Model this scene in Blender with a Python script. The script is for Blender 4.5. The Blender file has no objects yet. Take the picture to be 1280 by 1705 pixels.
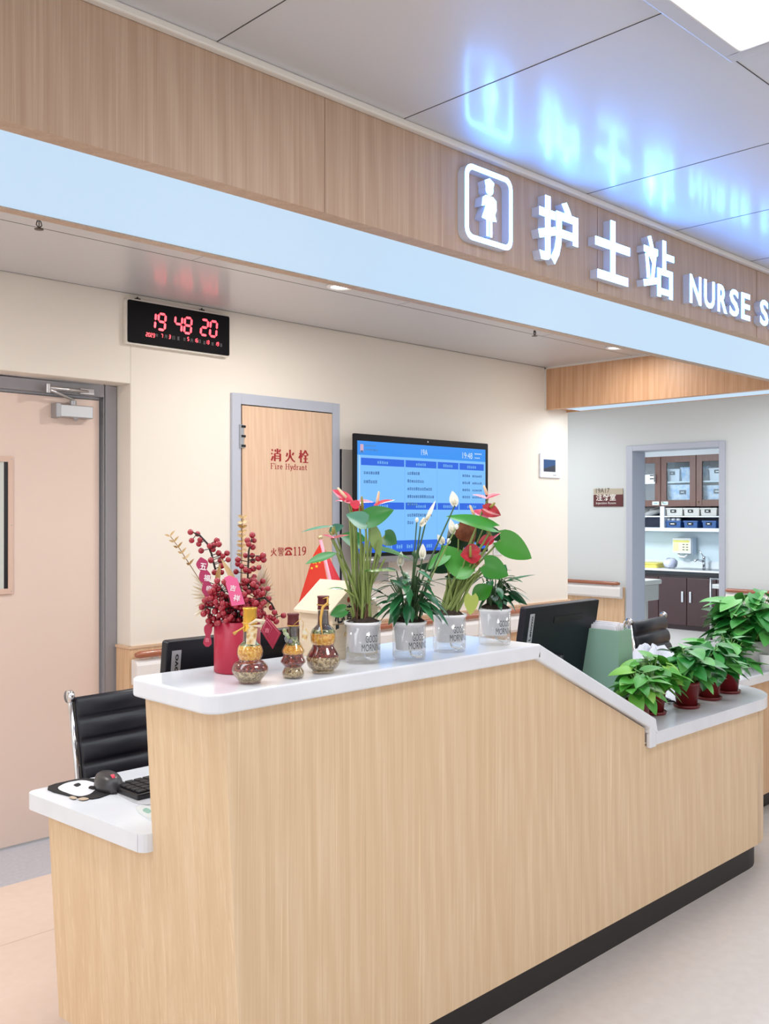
import bpy, bmesh, math, random
from mathutils import Vector, Matrix
from math import sin, cos, pi, radians
random.seed(7)
SC = bpy.context.scene
COL = SC.collection
V = Vector

# ------------------------------------------------------------------ camera
FX, FY, HZ, CAMZ = 0.7005, 0.7137, 855.0, 1.5      # view direction, horizon row, eye height
cd = bpy.data.cameras.new('camera')
cd.sensor_fit = 'HORIZONTAL'; cd.sensor_width = 36.0; cd.lens = 45.0
cd.shift_y = (HZ - 852.5) / 1280.0
cd.clip_start = 0.05
cam = bpy.data.objects.new('camera', cd); COL.objects.link(cam)
cam.location = (0, 0, CAMZ)
cam.rotation_euler = (pi / 2, 0, -math.asin(FX))
SC.camera = cam

def ray(px, py):
    u = (px - 640) / 1600.0; v = (HZ - py) / 1600.0
    return V((FX + u * FY, FY - u * FX, v))
def at(px, py, D): return V((0, 0, CAMZ)) + ray(px, py) * D
def at_y(px, py, Y): r = ray(px, py); return V((0, 0, CAMZ)) + r * (Y / r.y)
def at_x(px, py, X): r = ray(px, py); return V((0, 0, CAMZ)) + r * (X / r.x)
def at_z(px, py, Z): r = ray(px, py); return V((0, 0, CAMZ)) + r * ((Z - CAMZ) / r.z)

# ------------------------------------------------------------------ world, exposure, lamps
SC.view_settings.view_transform = 'Standard'
SC.view_settings.look = 'None'
SC.view_settings.gamma = 1.0
SC.view_settings.use_curve_mapping = False
SC.view_settings.exposure = 0.02
w = bpy.data.worlds.new('world'); SC.world = w; w.use_nodes = True
w.node_tree.nodes['Background'].inputs[0].default_value = (1.0, 0.985, 0.975, 1)
w.node_tree.nodes['Background'].inputs[1].default_value = 1.4
SC.cycles.max_bounces = 8
SC.cycles.transparent_max_bounces = 16

def area(name, loc, sx, sy, power, color=(1, 1, 1), spread=180):
    l = bpy.data.lights.new(name, 'AREA'); l.shape = 'RECTANGLE'; l.size = sx; l.size_y = sy
    l.energy = power; l.color = color; l.spread = radians(spread)
    o = bpy.data.objects.new(name, l); COL.objects.link(o); o.location = loc
    return o
CEIL = 2.54
WARM = (1.0, 0.955, 0.90); COOL = (0.93, 0.97, 1.0)
# corridor ceiling: lamp of the seen panel, plus unseen lamps added for brightness
for i, (x, y, p) in enumerate([(1.78, 0.69, 9), (-0.62, 0.69, 10), (-0.62, -1.7, 10), (1.78, -1.7, 11), (4.2, 0.69, 11), (6.6, 0.69, 9)]):
    area('panel_or_fill_lamp', (x, y, CEIL - 0.03), 0.56, 0.56, p, (1.0, 0.98, 0.96))
# downlights behind the header
for x, p in ((0.63, 16), (2.93, 14), (5.23, 5)):
    area('downlight_lamp', (x, 3.27, CEIL - 0.02), 0.12, 0.12, p, WARM, 180)
# the long light panel under the header and the strip under the beam
area('header_lamp', (2.2, 2.073, 2.238), 9.0, 0.42, 50, (0.95, 0.98, 1.0))
area('beam_lamp', (5.78, 3.2, 2.238), 0.18, 1.4, 9, COOL)
# unseen lamps added to brighten the far corridor and the injection room
area('corridor_fill', (6.9, 5.6, CEIL - 0.03), 0.56, 0.56, 21, COOL)
area('corridor_fill', (7.0, 3.2, CEIL - 0.03), 0.56, 0.56, 14, COOL)
area('injection_room_fill', (9.3, 6.9, CEIL - 0.05), 1.1, 0.6, 120, (0.88, 0.95, 1.0))

# ------------------------------------------------------------------ materials
def lin(c):
    return tuple(((x / 255.0) / 12.92 if x / 255.0 <= 0.04045 else ((x / 255.0 + 0.055) / 1.055) ** 2.4) for x in c)
_M = {}
def mat(name, rgb, rough=0.5, metal=0.0, spec=0.5, emit=None, es=1.0, coat=0.0, coat_r=0.1):
    if name in _M: return _M[name]
    m = bpy.data.materials.new(name); m.use_nodes = True
    b = m.node_tree.nodes['Principled BSDF']
    b.inputs['Base Color'].default_value = (*lin(rgb), 1)
    b.inputs['Roughness'].default_value = rough
    b.inputs['Metallic'].default_value = metal
    b.inputs['Specular IOR Level'].default_value = spec
    b.inputs['Coat Weight'].default_value = coat
    b.inputs['Coat Roughness'].default_value = coat_r
    if emit:
        b.inputs['Emission Color'].default_value = (*lin(emit), 1)
        b.inputs['Emission Strength'].default_value = es
    _M[name] = m
    return m

def ramp(nt, fac, stops):
    r = nt.nodes.new('ShaderNodeValToRGB')
    e = r.color_ramp.elements
    while len(e) < len(stops): e.new(0.5)
    for k, (p, c) in enumerate(stops):
        e[k].position = p; e[k].color = (*lin(c), 1)
    nt.links.new(fac, r.inputs[0])
    return r.outputs[0]

def noise_mat(name, stops, scale=(1, 1, 1), nscale=5, detail=4, rough=0.5, spec=0.5, bump=0.0, distort=0.0, coat=0.0, metal=0.0, rough2=None):
    if name in _M: return _M[name]
    m = mat(name, stops[0][1], rough, metal, spec, coat=coat); nt = m.node_tree
    b = nt.nodes['Principled BSDF']
    tc = nt.nodes.new('ShaderNodeTexCoord'); mp = nt.nodes.new('ShaderNodeMapping')
    mp.inputs['Scale'].default_value = scale
    nt.links.new(tc.outputs['Object'], mp.inputs[0])
    n = nt.nodes.new('ShaderNodeTexNoise'); n.inputs['Scale'].default_value = nscale
    n.inputs['Detail'].default_value = detail; n.inputs['Distortion'].default_value = distort
    nt.links.new(mp.outputs[0], n.inputs['Vector'])
    nt.links.new(ramp(nt, n.outputs['Fac'], stops), b.inputs['Base Color'])
    if bump:
        bp = nt.nodes.new('ShaderNodeBump'); bp.inputs['Strength'].default_value = bump; bp.inputs['Distance'].default_value = 0.002
        nt.links.new(n.outputs['Fac'], bp.inputs['Height']); nt.links.new(bp.outputs[0], b.inputs['Normal'])
    return m

def wood(name, base, dark, light, rough=0.42, fine=1.0):
    """vertical fine-grained veneer: broad bands, fine pores and a few wavy cathedral lines"""
    if name in _M: return _M[name]
    m = mat(name, base, rough, 0, 0.4); nt = m.node_tree; b = nt.nodes['Principled BSDF']
    tc = nt.nodes.new('ShaderNodeTexCoord')
    def nz(scale, detail, dist=0.0):
        mp = nt.nodes.new('ShaderNodeMapping'); mp.inputs['Scale'].default_value = scale
        nt.links.new(tc.outputs['Object'], mp.inputs[0])
        n = nt.nodes.new('ShaderNodeTexNoise'); n.inputs['Scale'].default_value = 1.0
        n.inputs['Detail'].default_value = detail; n.inputs['Distortion'].default_value = dist
        nt.links.new(mp.outputs[0], n.inputs['Vector']); return n.outputs['Fac']
    a = nz((70 * fine, 70 * fine, 0.7), 5, 1.0)
    f = nz((330 * fine, 330 * fine, 4.0), 3)
    mp = nt.nodes.new('ShaderNodeMapping'); mp.inputs['Scale'].default_value = (1, 1, 0.1)
    nt.links.new(tc.outputs['Object'], mp.inputs[0])
    wv = nt.nodes.new('ShaderNodeTexWave'); wv.bands_direction = 'DIAGONAL'
    wv.inputs['Scale'].default_value = 9 * fine; wv.inputs['Distortion'].default_value = 9.0
    wv.inputs['Detail'].default_value = 3; wv.inputs['Detail Scale'].default_value = 1.2
    nt.links.new(mp.outputs[0], wv.inputs['Vector'])
    mx = nt.nodes.new('ShaderNodeMath'); mx.operation = 'MULTIPLY_ADD'; mx.inputs[1].default_value = 0.5
    nt.links.new(a, mx.inputs[0])
    m2 = nt.nodes.new('ShaderNodeMath'); m2.operation = 'MULTIPLY'; m2.inputs[1].default_value = 0.35
    nt.links.new(f, m2.inputs[0]); nt.links.new(m2.outputs[0], mx.inputs[2])
    m3 = nt.nodes.new('ShaderNodeMath'); m3.operation = 'MULTIPLY_ADD'; m3.inputs[1].default_value = 0.12
    nt.links.new(wv.outputs['Fac'], m3.inputs[0]); nt.links.new(mx.outputs[0], m3.inputs[2])
    col = ramp(nt, m3.outputs[0], [(0.28, dark), (0.48, base), (0.66, light)])
    s = nz((120 * fine, 120 * fine, 1.1), 2, 1.2)
    cr = nt.nodes.new('ShaderNodeMapRange'); cr.inputs[1].default_value = 0.62; cr.inputs[2].default_value = 0.74; cr.inputs[4].default_value = 0.55
    nt.links.new(s, cr.inputs[0])
    mc = nt.nodes.new('ShaderNodeMix'); mc.data_type = 'RGBA'
    nt.links.new(cr.outputs[0], mc.inputs[0]); nt.links.new(col, mc.inputs[6])
    mc.inputs[7].default_value = (*lin(tuple(min(255, q + 14) for q in light)), 1)
    s2 = nz((95 * fine, 95 * fine, 1.3), 2, 1.2)
    c2 = nt.nodes.new('ShaderNodeMapRange'); c2.inputs[1].default_value = 0.64; c2.inputs[2].default_value = 0.76; c2.inputs[4].default_value = 0.5
    nt.links.new(s2, c2.inputs[0])
    md = nt.nodes.new('ShaderNodeMix'); md.data_type = 'RGBA'
    nt.links.new(c2.outputs[0], md.inputs[0]); nt.links.new(mc.outputs[2], md.inputs[6])
    md.inputs[7].default_value = (*lin(tuple(max(0, q - 16) for q in dark)), 1)
    nt.links.new(md.outputs[2], b.inputs['Base Color'])
    return m

def leafmat(name, c1, c2, c3, rough=0.38):
    """colour differs from leaf to leaf"""
    if name in _M: return _M[name]
    m = mat(name, c2, rough, 0, 0.5); nt = m.node_tree; b = nt.nodes['Principled BSDF']
    g = nt.nodes.new('ShaderNodeNewGeometry')
    nt.links.new(ramp(nt, g.outputs['Random Per Island'], [(0.0, c1), (0.5, c2), (1.0, c3)]), b.inputs['Base Color'])
    return m

def glassmat(name, tint=(255, 255, 255), gloss=0.12, rough=0.03):
    if name in _M: return _M[name]
    m = bpy.data.materials.new(name); m.use_nodes = True; nt = m.node_tree
    nt.nodes.remove(nt.nodes['Principled BSDF']); out = nt.nodes['Material Output']
    t = nt.nodes.new('ShaderNodeBsdfTransparent'); t.inputs[0].default_value = (*lin(tint), 1)
    gl = nt.nodes.new('ShaderNodeBsdfGlossy'); gl.inputs['Roughness'].default_value = rough
    lw = nt.nodes.new('ShaderNodeLayerWeight'); lw.inputs[0].default_value = 0.35
    mm = nt.nodes.new('ShaderNodeMath'); mm.operation = 'MULTIPLY_ADD'; mm.inputs[1].default_value = 0.32; mm.inputs[2].default_value = gloss * 0.4
    nt.links.new(lw.outputs['Facing'], mm.inputs[0])
    mx = nt.nodes.new('ShaderNodeMixShader')
    nt.links.new(mm.outputs[0], mx.inputs[0]); nt.links.new(t.outputs[0], mx.inputs[1]); nt.links.new(gl.outputs[0], mx.inputs[2])
    nt.links.new(mx.outputs[0], out.inputs[0])
    _M[name] = m
    return m

def grain_mat(name, c1, c2, c3, scale=260):
    """seeds and beans packed in a bottle"""
    if name in _M: return _M[name]
    m = mat(name, c2, 0.45); nt = m.node_tree; b = nt.nodes['Principled BSDF']
    tc = nt.nodes.new('ShaderNodeTexCoord'); vo = nt.nodes.new('ShaderNodeTexVoronoi'); vo.inputs['Scale'].default_value = scale
    nt.links.new(tc.outputs['Object'], vo.inputs['Vector'])
    sp = nt.nodes.new('ShaderNodeSeparateColor'); nt.links.new(vo.outputs['Color'], sp.inputs[0])
    nt.links.new(ramp(nt, sp.outputs[0], [(0.1, c1), (0.5, c2), (0.9, c3)]), b.inputs['Base Color'])
    bp = nt.nodes.new('ShaderNodeBump'); bp.invert = True; bp.inputs['Strength'].default_value = 0.5; bp.inputs['Distance'].default_value = 0.002
    nt.links.new(vo.outputs['Distance'], bp.inputs['Height']); nt.links.new(bp.outputs[0], b.inputs['Normal'])
    return m

M_WALL = mat('wall_paint', (236, 229, 219), 0.6, 0, 0.3)
M_WALL_R = mat('wall_paint_cool', (218, 223, 224), 0.6, 0, 0.3)
M_CEIL = mat('ceiling_metal', (206, 207, 211), 0.45, 0.15, 0.5, coat=0.5, coat_r=0.16)
M_SEAM = mat('seam_dark', (70, 68, 68), 0.8)
M_FLOOR = noise_mat('floor_vinyl', [(0.3, (208, 201, 196)), (0.7, (214, 208, 203))], (1, 1, 1), 25, 3, 0.33, 0.4)
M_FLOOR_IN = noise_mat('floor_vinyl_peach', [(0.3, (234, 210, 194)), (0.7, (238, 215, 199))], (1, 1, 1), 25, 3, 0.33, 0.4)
M_FLOOR_GREY = noise_mat('floor_vinyl_grey', [(0.3, (186, 186, 196)), (0.7, (198, 198, 206))], (1, 1, 1), 60, 3, 0.33, 0.4)
M_WOOD = wood('counter_veneer', (222, 193, 157), (215, 184, 147), (231, 206, 174))
M_WOODH = wood('header_veneer_dimmed', (184, 156, 134), (174, 145, 122), (196, 170, 148))  # veneer toned darker than the counter's to stand for weaker light
M_WOODB = wood('beam_veneer', (206, 162, 126), (190, 144, 108), (218, 178, 144))
M_WOODW = wood('wainscot_veneer', (222, 186, 148), (206, 168, 130), (232, 202, 168))
M_STONE = noise_mat('white_stone', [(0.35, (224, 227, 234)), (0.65, (231, 234, 240))], (1, 1, 1), 6, 3, 0.10, 0.42)
M_BLACK = mat('black_plastic', (16, 16, 22), 0.35)
M_KICK = mat('kick_black', (30, 27, 28), 0.5)
M_GREY = mat('door_frame_grey', (160, 160, 166), 0.45, 0.2)
M_GREYB = mat('frame_grey_blue', (186, 192, 206), 0.42, 0.1)
M_WHITE = mat('white_plastic', (238, 238, 238), 0.35)
M_CHROME = mat('chrome', (215, 215, 218), 0.15, 1.0)
M_STEEL = mat('brushed_steel', (190, 190, 192), 0.3, 1.0)
M_DOOR = noise_mat('door_paint', [(0.3, (224, 202, 190)), (0.7, (226, 205, 193))], (1, 1, 1), 2, 2, 0.45, 0.4)
M_GLASS = glassmat('clear_glass')
M_RED = mat('sign_red', (158, 28, 34), 0.4)
M_LETTER = mat('letter_face', (255, 255, 255), 0.4, emit=(80, 158, 255), es=24.0)
M_LSIDE = mat('letter_side', (190, 192, 206), 0.4, emit=(190, 200, 225), es=0.08)
M_LPANEL = mat('light_panel_diffuser', (90, 96, 102), 0.5, emit=(194, 226, 253), es=0.82)
M_DIFF = mat('lamp_diffuser', (255, 255, 255), 0.4, emit=(255, 255, 252), es=4.0)

# ------------------------------------------------------------------ mesh building
class MB:
    def __init__(s): s.v = []; s.f = []; s.m = []; s.s = []
    def add(s, vs, fs, m=0, sm=False):
        o = len(s.v); s.v += [V(p) for p in vs]
        for f in fs: s.f.append([i + o for i in f]); s.m.append(m); s.s.append(sm)
        return s
    def box(s, x0, x1, y0, y1, z0, z1, m=0):
        vs = [(x, y, z) for z in (z0, z1) for y in (y0, y1) for x in (x0, x1)]
        return s.add(vs, [(0, 2, 3, 1), (4, 5, 7, 6), (0, 1, 5, 4), (2, 6, 7, 3), (0, 4, 6, 2), (1, 3, 7, 5)], m)
    def prism(s, a, b, m=0, sm=False, caps=True):
        """two matching loops of 3D points"""
        n = len(a); fs = [(i, (i + 1) % n, n + (i + 1) % n, n + i) for i in range(n)]
        s.add(list(a) + list(b), fs, m, sm)
        if caps:
            s.add(list(a), [tuple(reversed(range(n)))], m); s.add(list(b), [tuple(range(n))], m)
        return s
    def plan(s, poly, z0, z1, m=0, sm=False):
        return s.prism([(x, y, z0) for x, y in poly], [(x, y, z1) for x, y in poly], m, sm)
    def side(s, poly, y0, y1, m=0):
        """polygon in x,z extruded along y"""
        return s.prism([(x, y0, z) for x, z in poly], [(x, y1, z) for x, z in poly], m)
    def tube(s, path, r, n=8, m=0, cap=True):
        path = [V(p) for p in path]; k = len(path)
        rs = r if isinstance(r, (list, tuple)) else [r] * k
        vs = []; up = None
        for i, p in enumerate(path):
            t = (path[min(i + 1, k - 1)] - path[max(i - 1, 0)])
            t = t.normalized() if t.length > 1e-9 else V((0, 0, 1))
            if up is None:
                up = V((0, 0, 1)) if abs(t.z) < 0.9 else V((1, 0, 0))
            a = (up - t * up.dot(t))
            a = a.normalized() if a.length > 1e-6 else t.orthogonal().normalized()
            up = a; b = t.cross(a)
            for j in range(n):
                g = 2 * pi * j / n; vs.append(p + (a * cos(g) + b * sin(g)) * rs[i])
        fs = [(i * n + j, i * n + (j + 1) % n, (i + 1) * n + (j + 1) % n, (i + 1) * n + j) for i in range(k - 1) for j in range(n)]
        s.add(vs, fs, m, True)
        if cap:
            s.add(vs[:n], [tuple(reversed(range(n)))], m); s.add(vs[-n:], [tuple(range(n))], m)
        return s
    def lathe(s, prof, c=(0, 0, 0), n=24, m=0, sm=True, sx=1.0, sy=1.0, ms=None):
        c = V(c); k = len(prof)
        vs = [c + V((r * cos(2 * pi * j / n) * sx, r * sin(2 * pi * j / n) * sy, z)) for r, z in prof for j in range(n)]
        for i in range(k - 1):
            fs = [(i * n + j, i * n + (j + 1) % n, (i + 1) * n + (j + 1) % n, (i + 1) * n + j) for j in range(n)]
            o = len(s.v) if i == 0 else o
            if i == 0: s.v += vs
            for f in fs:
                s.f.append([q + o for q in f]); s.m.append(ms[i] if ms else m); s.s.append(sm)
        return s
    def disc(s, c, r, n=24, m=0, up=1):
        c = V(c); vs = [c + V((r * cos(2 * pi * j / n), r * sin(2 * pi * j / n), 0)) for j in range(n)]
        return s.add(vs, [tuple(range(n)) if up > 0 else tuple(reversed(range(n)))], m)
    def ball(s, c, r, n=10, k=6, m=0, sz=1.0):
        prof = [(max(r * sin(pi * i / k), 1e-5), -r * cos(pi * i / k) * sz) for i in range(k + 1)]
        return s.lathe(prof, c, n, m)
    def leaf(s, base, tip, width, nrm, fold=0.18, droop=0.08, kind='lance', m=0, n=8, back=0.0):
        base = V(base); tip = V(tip); ax = tip - base; L = ax.length; ax.normalize()
        nrm = V(nrm); sd = ax.cross(nrm)
        if sd.length < 1e-4: sd = ax.orthogonal()
        sd.normalize(); nr = sd.cross(ax).normalized()
        vs = []; cols = (-1, -0.55, 0, 0.55, 1)
        for i in range(n + 1):
            t = i / n
            if kind == 'heart':
                f = sin(pi * min(1, max(0, (t * 0.96 + 0.04))) ** 0.6) ** 0.8
                back = 0.16
            elif kind == 'spathe':
                f = sin(pi * (t * 0.97 + 0.03) ** 0.75) ** 0.85
                back = 0.10
            else:
                f = sin(pi * (t * 0.98 + 0.01) ** 0.85)
            wd = max(width * 0.5 * f, 0.0002)
            lobe = back * L * (1 - t) ** 4
            for c in cols:
                p = base + ax * (L * t - lobe * abs(c) ** 1.5) + nr * (-droop * L * t * t + fold * wd * abs(c)) + sd * (c * wd)
                vs.append(p)
        nc = len(cols)
        fs = [(i * nc + j, i * nc + j + 1, (i + 1) * nc + j + 1, (i + 1) * nc + j) for i in range(n) for j in range(nc - 1)]
        return s.add(vs, fs, m, True)
    def text(s, body, origin, right, up, w=None, h=None, ext=0.0, bold=0.0, m=0, lift=0.0006, wrap=None, center=False):
        """lettering fitted in a w x h box at origin (lower left)"""
        vs, fs = text_raw(body, ext > 0, bold)
        x0 = min(p.x for p in vs); x1 = max(p.x for p in vs); y0 = min(p.y for p in vs); y1 = max(p.y for p in vs)
        if w is None: sx = sy = h / (y1 - y0)
        elif h is None: sx = sy = w / (x1 - x0)
        else: sx = w / max(x1 - x0, 1e-6); sy = h / (y1 - y0)
        R = V(right).normalized(); U = V(up).normalized(); N = R.cross(U); O = V(origin)
        ox = -(x1 - x0) * sx / 2 if center else 0
        out = []
        for p in vs:
            a = (p.x - x0) * sx + ox; b = (p.y - y0) * sy; z = lift + (ext if p.z > 0 else 0.0) if ext > 0 else lift
            out.append(wrap(a, b, z) if wrap else O + R * a + U * b + N * z)
        s.add(out, fs, m)
        return (x1 - x0) * sx
    def poly(s, pts, m=0): return s.add(pts, [tuple(range(len(pts)))], m)

_T = {}
def text_raw(body, solid, bold):
    key = (body, solid, bold)
    if key in _T: return _T[key]
    c = bpy.data.curves.new('lettering', 'FONT'); c.body = body; c.resolution_u = 3; c.offset = bold
    c.extrude = 0.01 if solid else 0.0
    o = bpy.data.objects.new('lettering', c); COL.objects.link(o)
    dg = bpy.context.evaluated_depsgraph_get(); dg.update()
    me = bpy.data.meshes.new_from_object(o.evaluated_get(dg))
    r = ([v.co.copy() for v in me.vertices], [list(p.vertices) for p in me.polygons])
    bpy.data.objects.remove(o); bpy.data.curves.remove(c); bpy.data.meshes.remove(me)
    _T[key] = r
    return r

def wloc(o):
    p = V((0, 0, 0))
    while o is not None: p += o.location; o = o.parent
    return p
def obj(name, mb, mats, parent=None, world=True, bevel=0.0, seg=2, loc=None, sub=0):
    off = wloc(parent) if (parent is not None and world) else V((0, 0, 0))
    if parent is None and loc is not None and world: off = V(loc)
    me = bpy.data.meshes.new(name)
    me.from_pydata([tuple(p - off) for p in mb.v], [], mb.f)
    for m in (mats if isinstance(mats, (list, tuple)) else [mats]): me.materials.append(m)
    for i, p in enumerate(me.polygons): p.material_index = mb.m[i]; p.use_smooth = mb.s[i]
    bm = bmesh.new(); bm.from_mesh(me)
    bmesh.ops.remove_doubles(bm, verts=bm.verts, dist=1e-6)
    bmesh.ops.recalc_face_normals(bm, faces=bm.faces)
    bm.to_mesh(me); bm.free()
    o = bpy.data.objects.new(name, me); COL.objects.link(o)
    if parent is not None: o.parent = parent
    elif loc is not None: o.location = loc
    if bevel:
        b = o.modifiers.new('bevel', 'BEVEL'); b.width = bevel; b.segments = seg; b.limit_method = 'ANGLE'; b.angle_limit = radians(40)
    return o
def tag(o, label=None, cat=None, group=None, kind=None):
    if label: o['label'] = label
    if cat: o['category'] = cat
    if group: o['group'] = group
    if kind: o['kind'] = kind
    return o
def thing(name, label, cat, loc=(0, 0, 0), group=None, rz=0.0):
    o = bpy.data.objects.new(name, None); COL.objects.link(o); o.empty_display_size = 0.05
    o.location = loc; o.rotation_euler = (0, 0, rz)
    return tag(o, label, cat, group)
def struct(name, mb, mats, parent=None, label=None, cat=None, **k):
    o = obj(name, mb, mats, parent, **k)
    if parent is None: tag(o, label, cat, kind='structure')
    return o
def dup(root, loc, rz=0.0, label=None, group=None, name=None):
    def cp(o, par):
        c = o.copy(); COL.objects.link(c); c.parent = par
        for ch in list(o.children): cp(ch, c)
        return c
    r = cp(root, None); r.location = loc; r.rotation_euler = (0, 0, rz)
    if label: r['label'] = label
    if group: r['group'] = group
    return r
def arc(cx, cy, r, a0, a1, n=8): return [(cx + r * cos(radians(a0 + (a1 - a0) * i / n)), cy + r * sin(radians(a0 + (a1 - a0) * i / n))) for i in range(n + 1)]
def rrect(x0, x1, y0, y1, r, n=5):
    return arc(x1 - r, y0 + r, r, -90, 0, n) + arc(x1 - r, y1 - r, r, 0, 90, n) + arc(x0 + r, y1 - r, r, 90, 180, n) + arc(x0 + r, y0 + r, r, 180, 270, n)

# ================================================================== SETTING
YW = 4.09                                  # face of the back wall
XI = 8.0                                   # face of the injection-room wall
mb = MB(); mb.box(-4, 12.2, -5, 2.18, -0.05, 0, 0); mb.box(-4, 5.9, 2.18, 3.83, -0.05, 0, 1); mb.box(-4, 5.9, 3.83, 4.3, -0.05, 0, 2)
mb.box(5.9, 12.2, 2.18, 9, -0.05, 0, 0); mb.box(-4, 5.9, 4.3, 9, -0.05, 0, 0)
for x in (2.2, 4.6, 7.0): mb.box(x, x + 0.002, -5, 1.8, 0, 0.0006, 3)
for y in (0.55, ): mb.box(-4, 8, y, y + 0.002, 0, 0.0006, 3)
mb.box(-4, 5.9, 3.31, 3.312, 0, 0.0006, 4)
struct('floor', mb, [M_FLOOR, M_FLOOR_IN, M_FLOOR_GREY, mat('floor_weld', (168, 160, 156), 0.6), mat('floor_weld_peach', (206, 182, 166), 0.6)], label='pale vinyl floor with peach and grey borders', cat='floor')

mb = MB(); mb.box(-4, 12.2, -5, 9, CEIL, CEIL + 0.05, 0)
g = 0.0012
for x in (-0.6, 0.0, 0.6, 1.22, 1.81, 2.66, 3.24, 3.85, 4.46): mb.box(x - g, x + g, -5, 1.78, CEIL - 0.0008, CEIL, 1)
for y in (-0.18, 0.40, 1.01): mb.box(-4, 8, y - g, y + g, CEIL - 0.0008, CEIL, 1)
for y in (3.375, 4.083): mb.box(-4, 5.6, y - g, y + g, CEIL - 0.0008, CEIL, 1)
for x in (1.0, 2.2, 3.4, 4.6): mb.box(x - g * 0.5, x + g * 0.5, 2.36, 3.37, CEIL - 0.0005, CEIL, 1)
struct('ceiling', mb, [M_CEIL, M_SEAM], label='glossy grey metal panel ceiling', cat='ceiling')

# back wall with the recessed door opening
mb = MB(); mb.box(2.33, 5.90, YW, 4.29, 0, CEIL); mb.box(-4, 1.26, YW, 4.29, 0, CEIL); mb.box(1.26, 2.33, YW, 4.29, 2.115, CEIL)
struct('wall_back', mb, M_WALL, label='cream painted wall behind the nurse station', cat='wall', bevel=0.004)
mb = MB(); mb.box(XI, XI + 0.2, 4.88, 9, 0, CEIL); mb.box(XI, XI + 0.2, -5, 3.90, 0, CEIL); mb.box(XI, XI + 0.2, 3.90, 4.88, 2.13, CEIL)
struct('wall_right', mb, M_WALL_R, label='pale wall around the open injection room doorway', cat='wall')
mb = MB(); mb.box(12.0, 12.2, 2.5, 9, 0, CEIL); mb.box(8.2, 12.0, 8.0, 8.2, 0, CEIL); mb.box(8.2, 12.0, 2.5, 2.7, 0, CEIL)
struct('wall_injection_room', mb, mat('room_wall', (214, 228, 236), 0.5), label='pale blue walls inside the injection room', cat='wall')

# wood wainscot below the handrails
mb = MB(); mb.box(2.33, 5.90, YW - 0.012, YW, 0.0, 0.86, 0); mb.box(2.316, 2.33, YW - 0.012, 4.20, 0, 0.86, 0)
mb.box(2.312, 5.905, YW - 0.016, YW, 0.86, 0.872, 1); mb.box(2.310, 2.33, YW - 0.012, 4.20, 0.86, 0.872, 1); mb.box(5.90, 5.912, YW - 0.012, 4.29, 0, 0.86, 0)
struct('trim_1', mb, [M_WOODW, mat('wainscot_cap', (222, 190, 160), 0.4)], label='light wood wainscot panel on the back wall', cat='wainscot')
mb = MB(); mb.box(XI - 0.012, XI, 4.9, 9, 0, 0.80, 0); mb.box(XI - 0.012, XI, -5, 3.88, 0, 0.80, 0)
struct('trim_2', mb, [M_WOODW], label='light wood wainscot beside the injection room door', cat='wainscot')

# header over the counter, boxed in veneer, with a lit underside
mb = MB(); mb.box(-3.5, XI, 1.79, 2.34, 2.255, CEIL - 0.001, 0)
mb.box(-3.5, XI, 1.79, 1.84, 2.24, 2.255, 0); mb.box(-3.5, XI, 2.306, 2.34, 2.24, 2.255, 0)
for x in (0.35, 1.55, 2.75, 3.95, 5.15): mb.box(x, x + 0.0015, 1.7885, 1.79, 2.24, 2.525, 1)
struct('trim_3', mb, [M_WOODH, mat('veneer_joint', (160, 132, 112), 0.6)], label='wood veneer header over the counter', cat='header')
mb = MB(); mb.box(-3.5, XI, 1.768, 1.79, 2.522, CEIL, 0)
struct('trim_4', mb, mat('cornice_white', (224, 218, 210), 0.4), label='thin white cornice strip above the header', cat='cornice', bevel=0.004)
mb = MB(); mb.box(-3.5, XI, 1.842, 2.304, 2.243, 2.254)
tag(obj('linear_light', mb, M_LPANEL), 'long bluish white light panel under the wooden header', 'light panel')
# beam across the station to the corner of the back wall
mb = MB(); mb.box(5.62, 5.90, 2.34, YW, 2.255, CEIL, 0); mb.box(5.62, 5.675, 2.34, YW, 2.24, 2.255, 0); mb.box(5.88, 5.90, 2.34, YW, 2.24, 2.255, 0)
mb.box(5.612, 5.62, 2.34, YW, CEIL - 0.012, CEIL, 1); mb.box(5.612, 5.62, YW - 0.012, YW, 2.24, CEIL, 1)
struct('trim_5', mb, [M_WOODB, mat('cornice_white', (224, 218, 210), 0.4)], label='orange brown wood veneer beam', cat='beam')
mb = MB(); mb.box(5.677, 5.878, 2.36, YW - 0.12, 2.243, 2.254)
tag(obj('linear_light', mb, M_LPANEL), 'narrow bluish white light strip under the short wood beam', 'light strip')

# main door: frame, leaf, vision panel, closer
d = thing('door_1', 'pink beige door with grey frame', 'door', (1.8, 4.22, 0)); d['kind'] = 'structure'
mb = MB()
for x0, x1 in ((2.262, 2.328), (1.262, 1.33)): mb.box(x0, x1, 4.215, 4.28, 0, 2.112)
mb.box(1.33, 2.262, 4.215, 4.28, 2.055, 2.112)
mb.box(2.25, 2.262, 4.24, 4.28, 0, 2.055); mb.box(1.33, 2.25, 4.24, 4.28, 2.043, 2.055)
obj('door_frame', mb, M_GREY, d, bevel=0.004)
mb = MB(); mb.box(1.34, 2.247, 4.238, 4.276, 0.012, 2.04)
leaf_o = obj('door_leaf', mb, M_DOOR, d, bevel=0.002)
mb = MB()
x0, x1, z0, z1 = 1.50, 1.826, 1.14, 1.755
for a in ((x0, x0 + .03, z0, z1), (x1 - .022, x1, z0, z1), (x0 + .03, x1 - .022, z0, z0 + .025), (x0 + .03, x1 - .022, z1 - .025, z1)):
    mb.box(a[0], a[1], 4.230, 4.238, a[2], a[3], 0)
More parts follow.
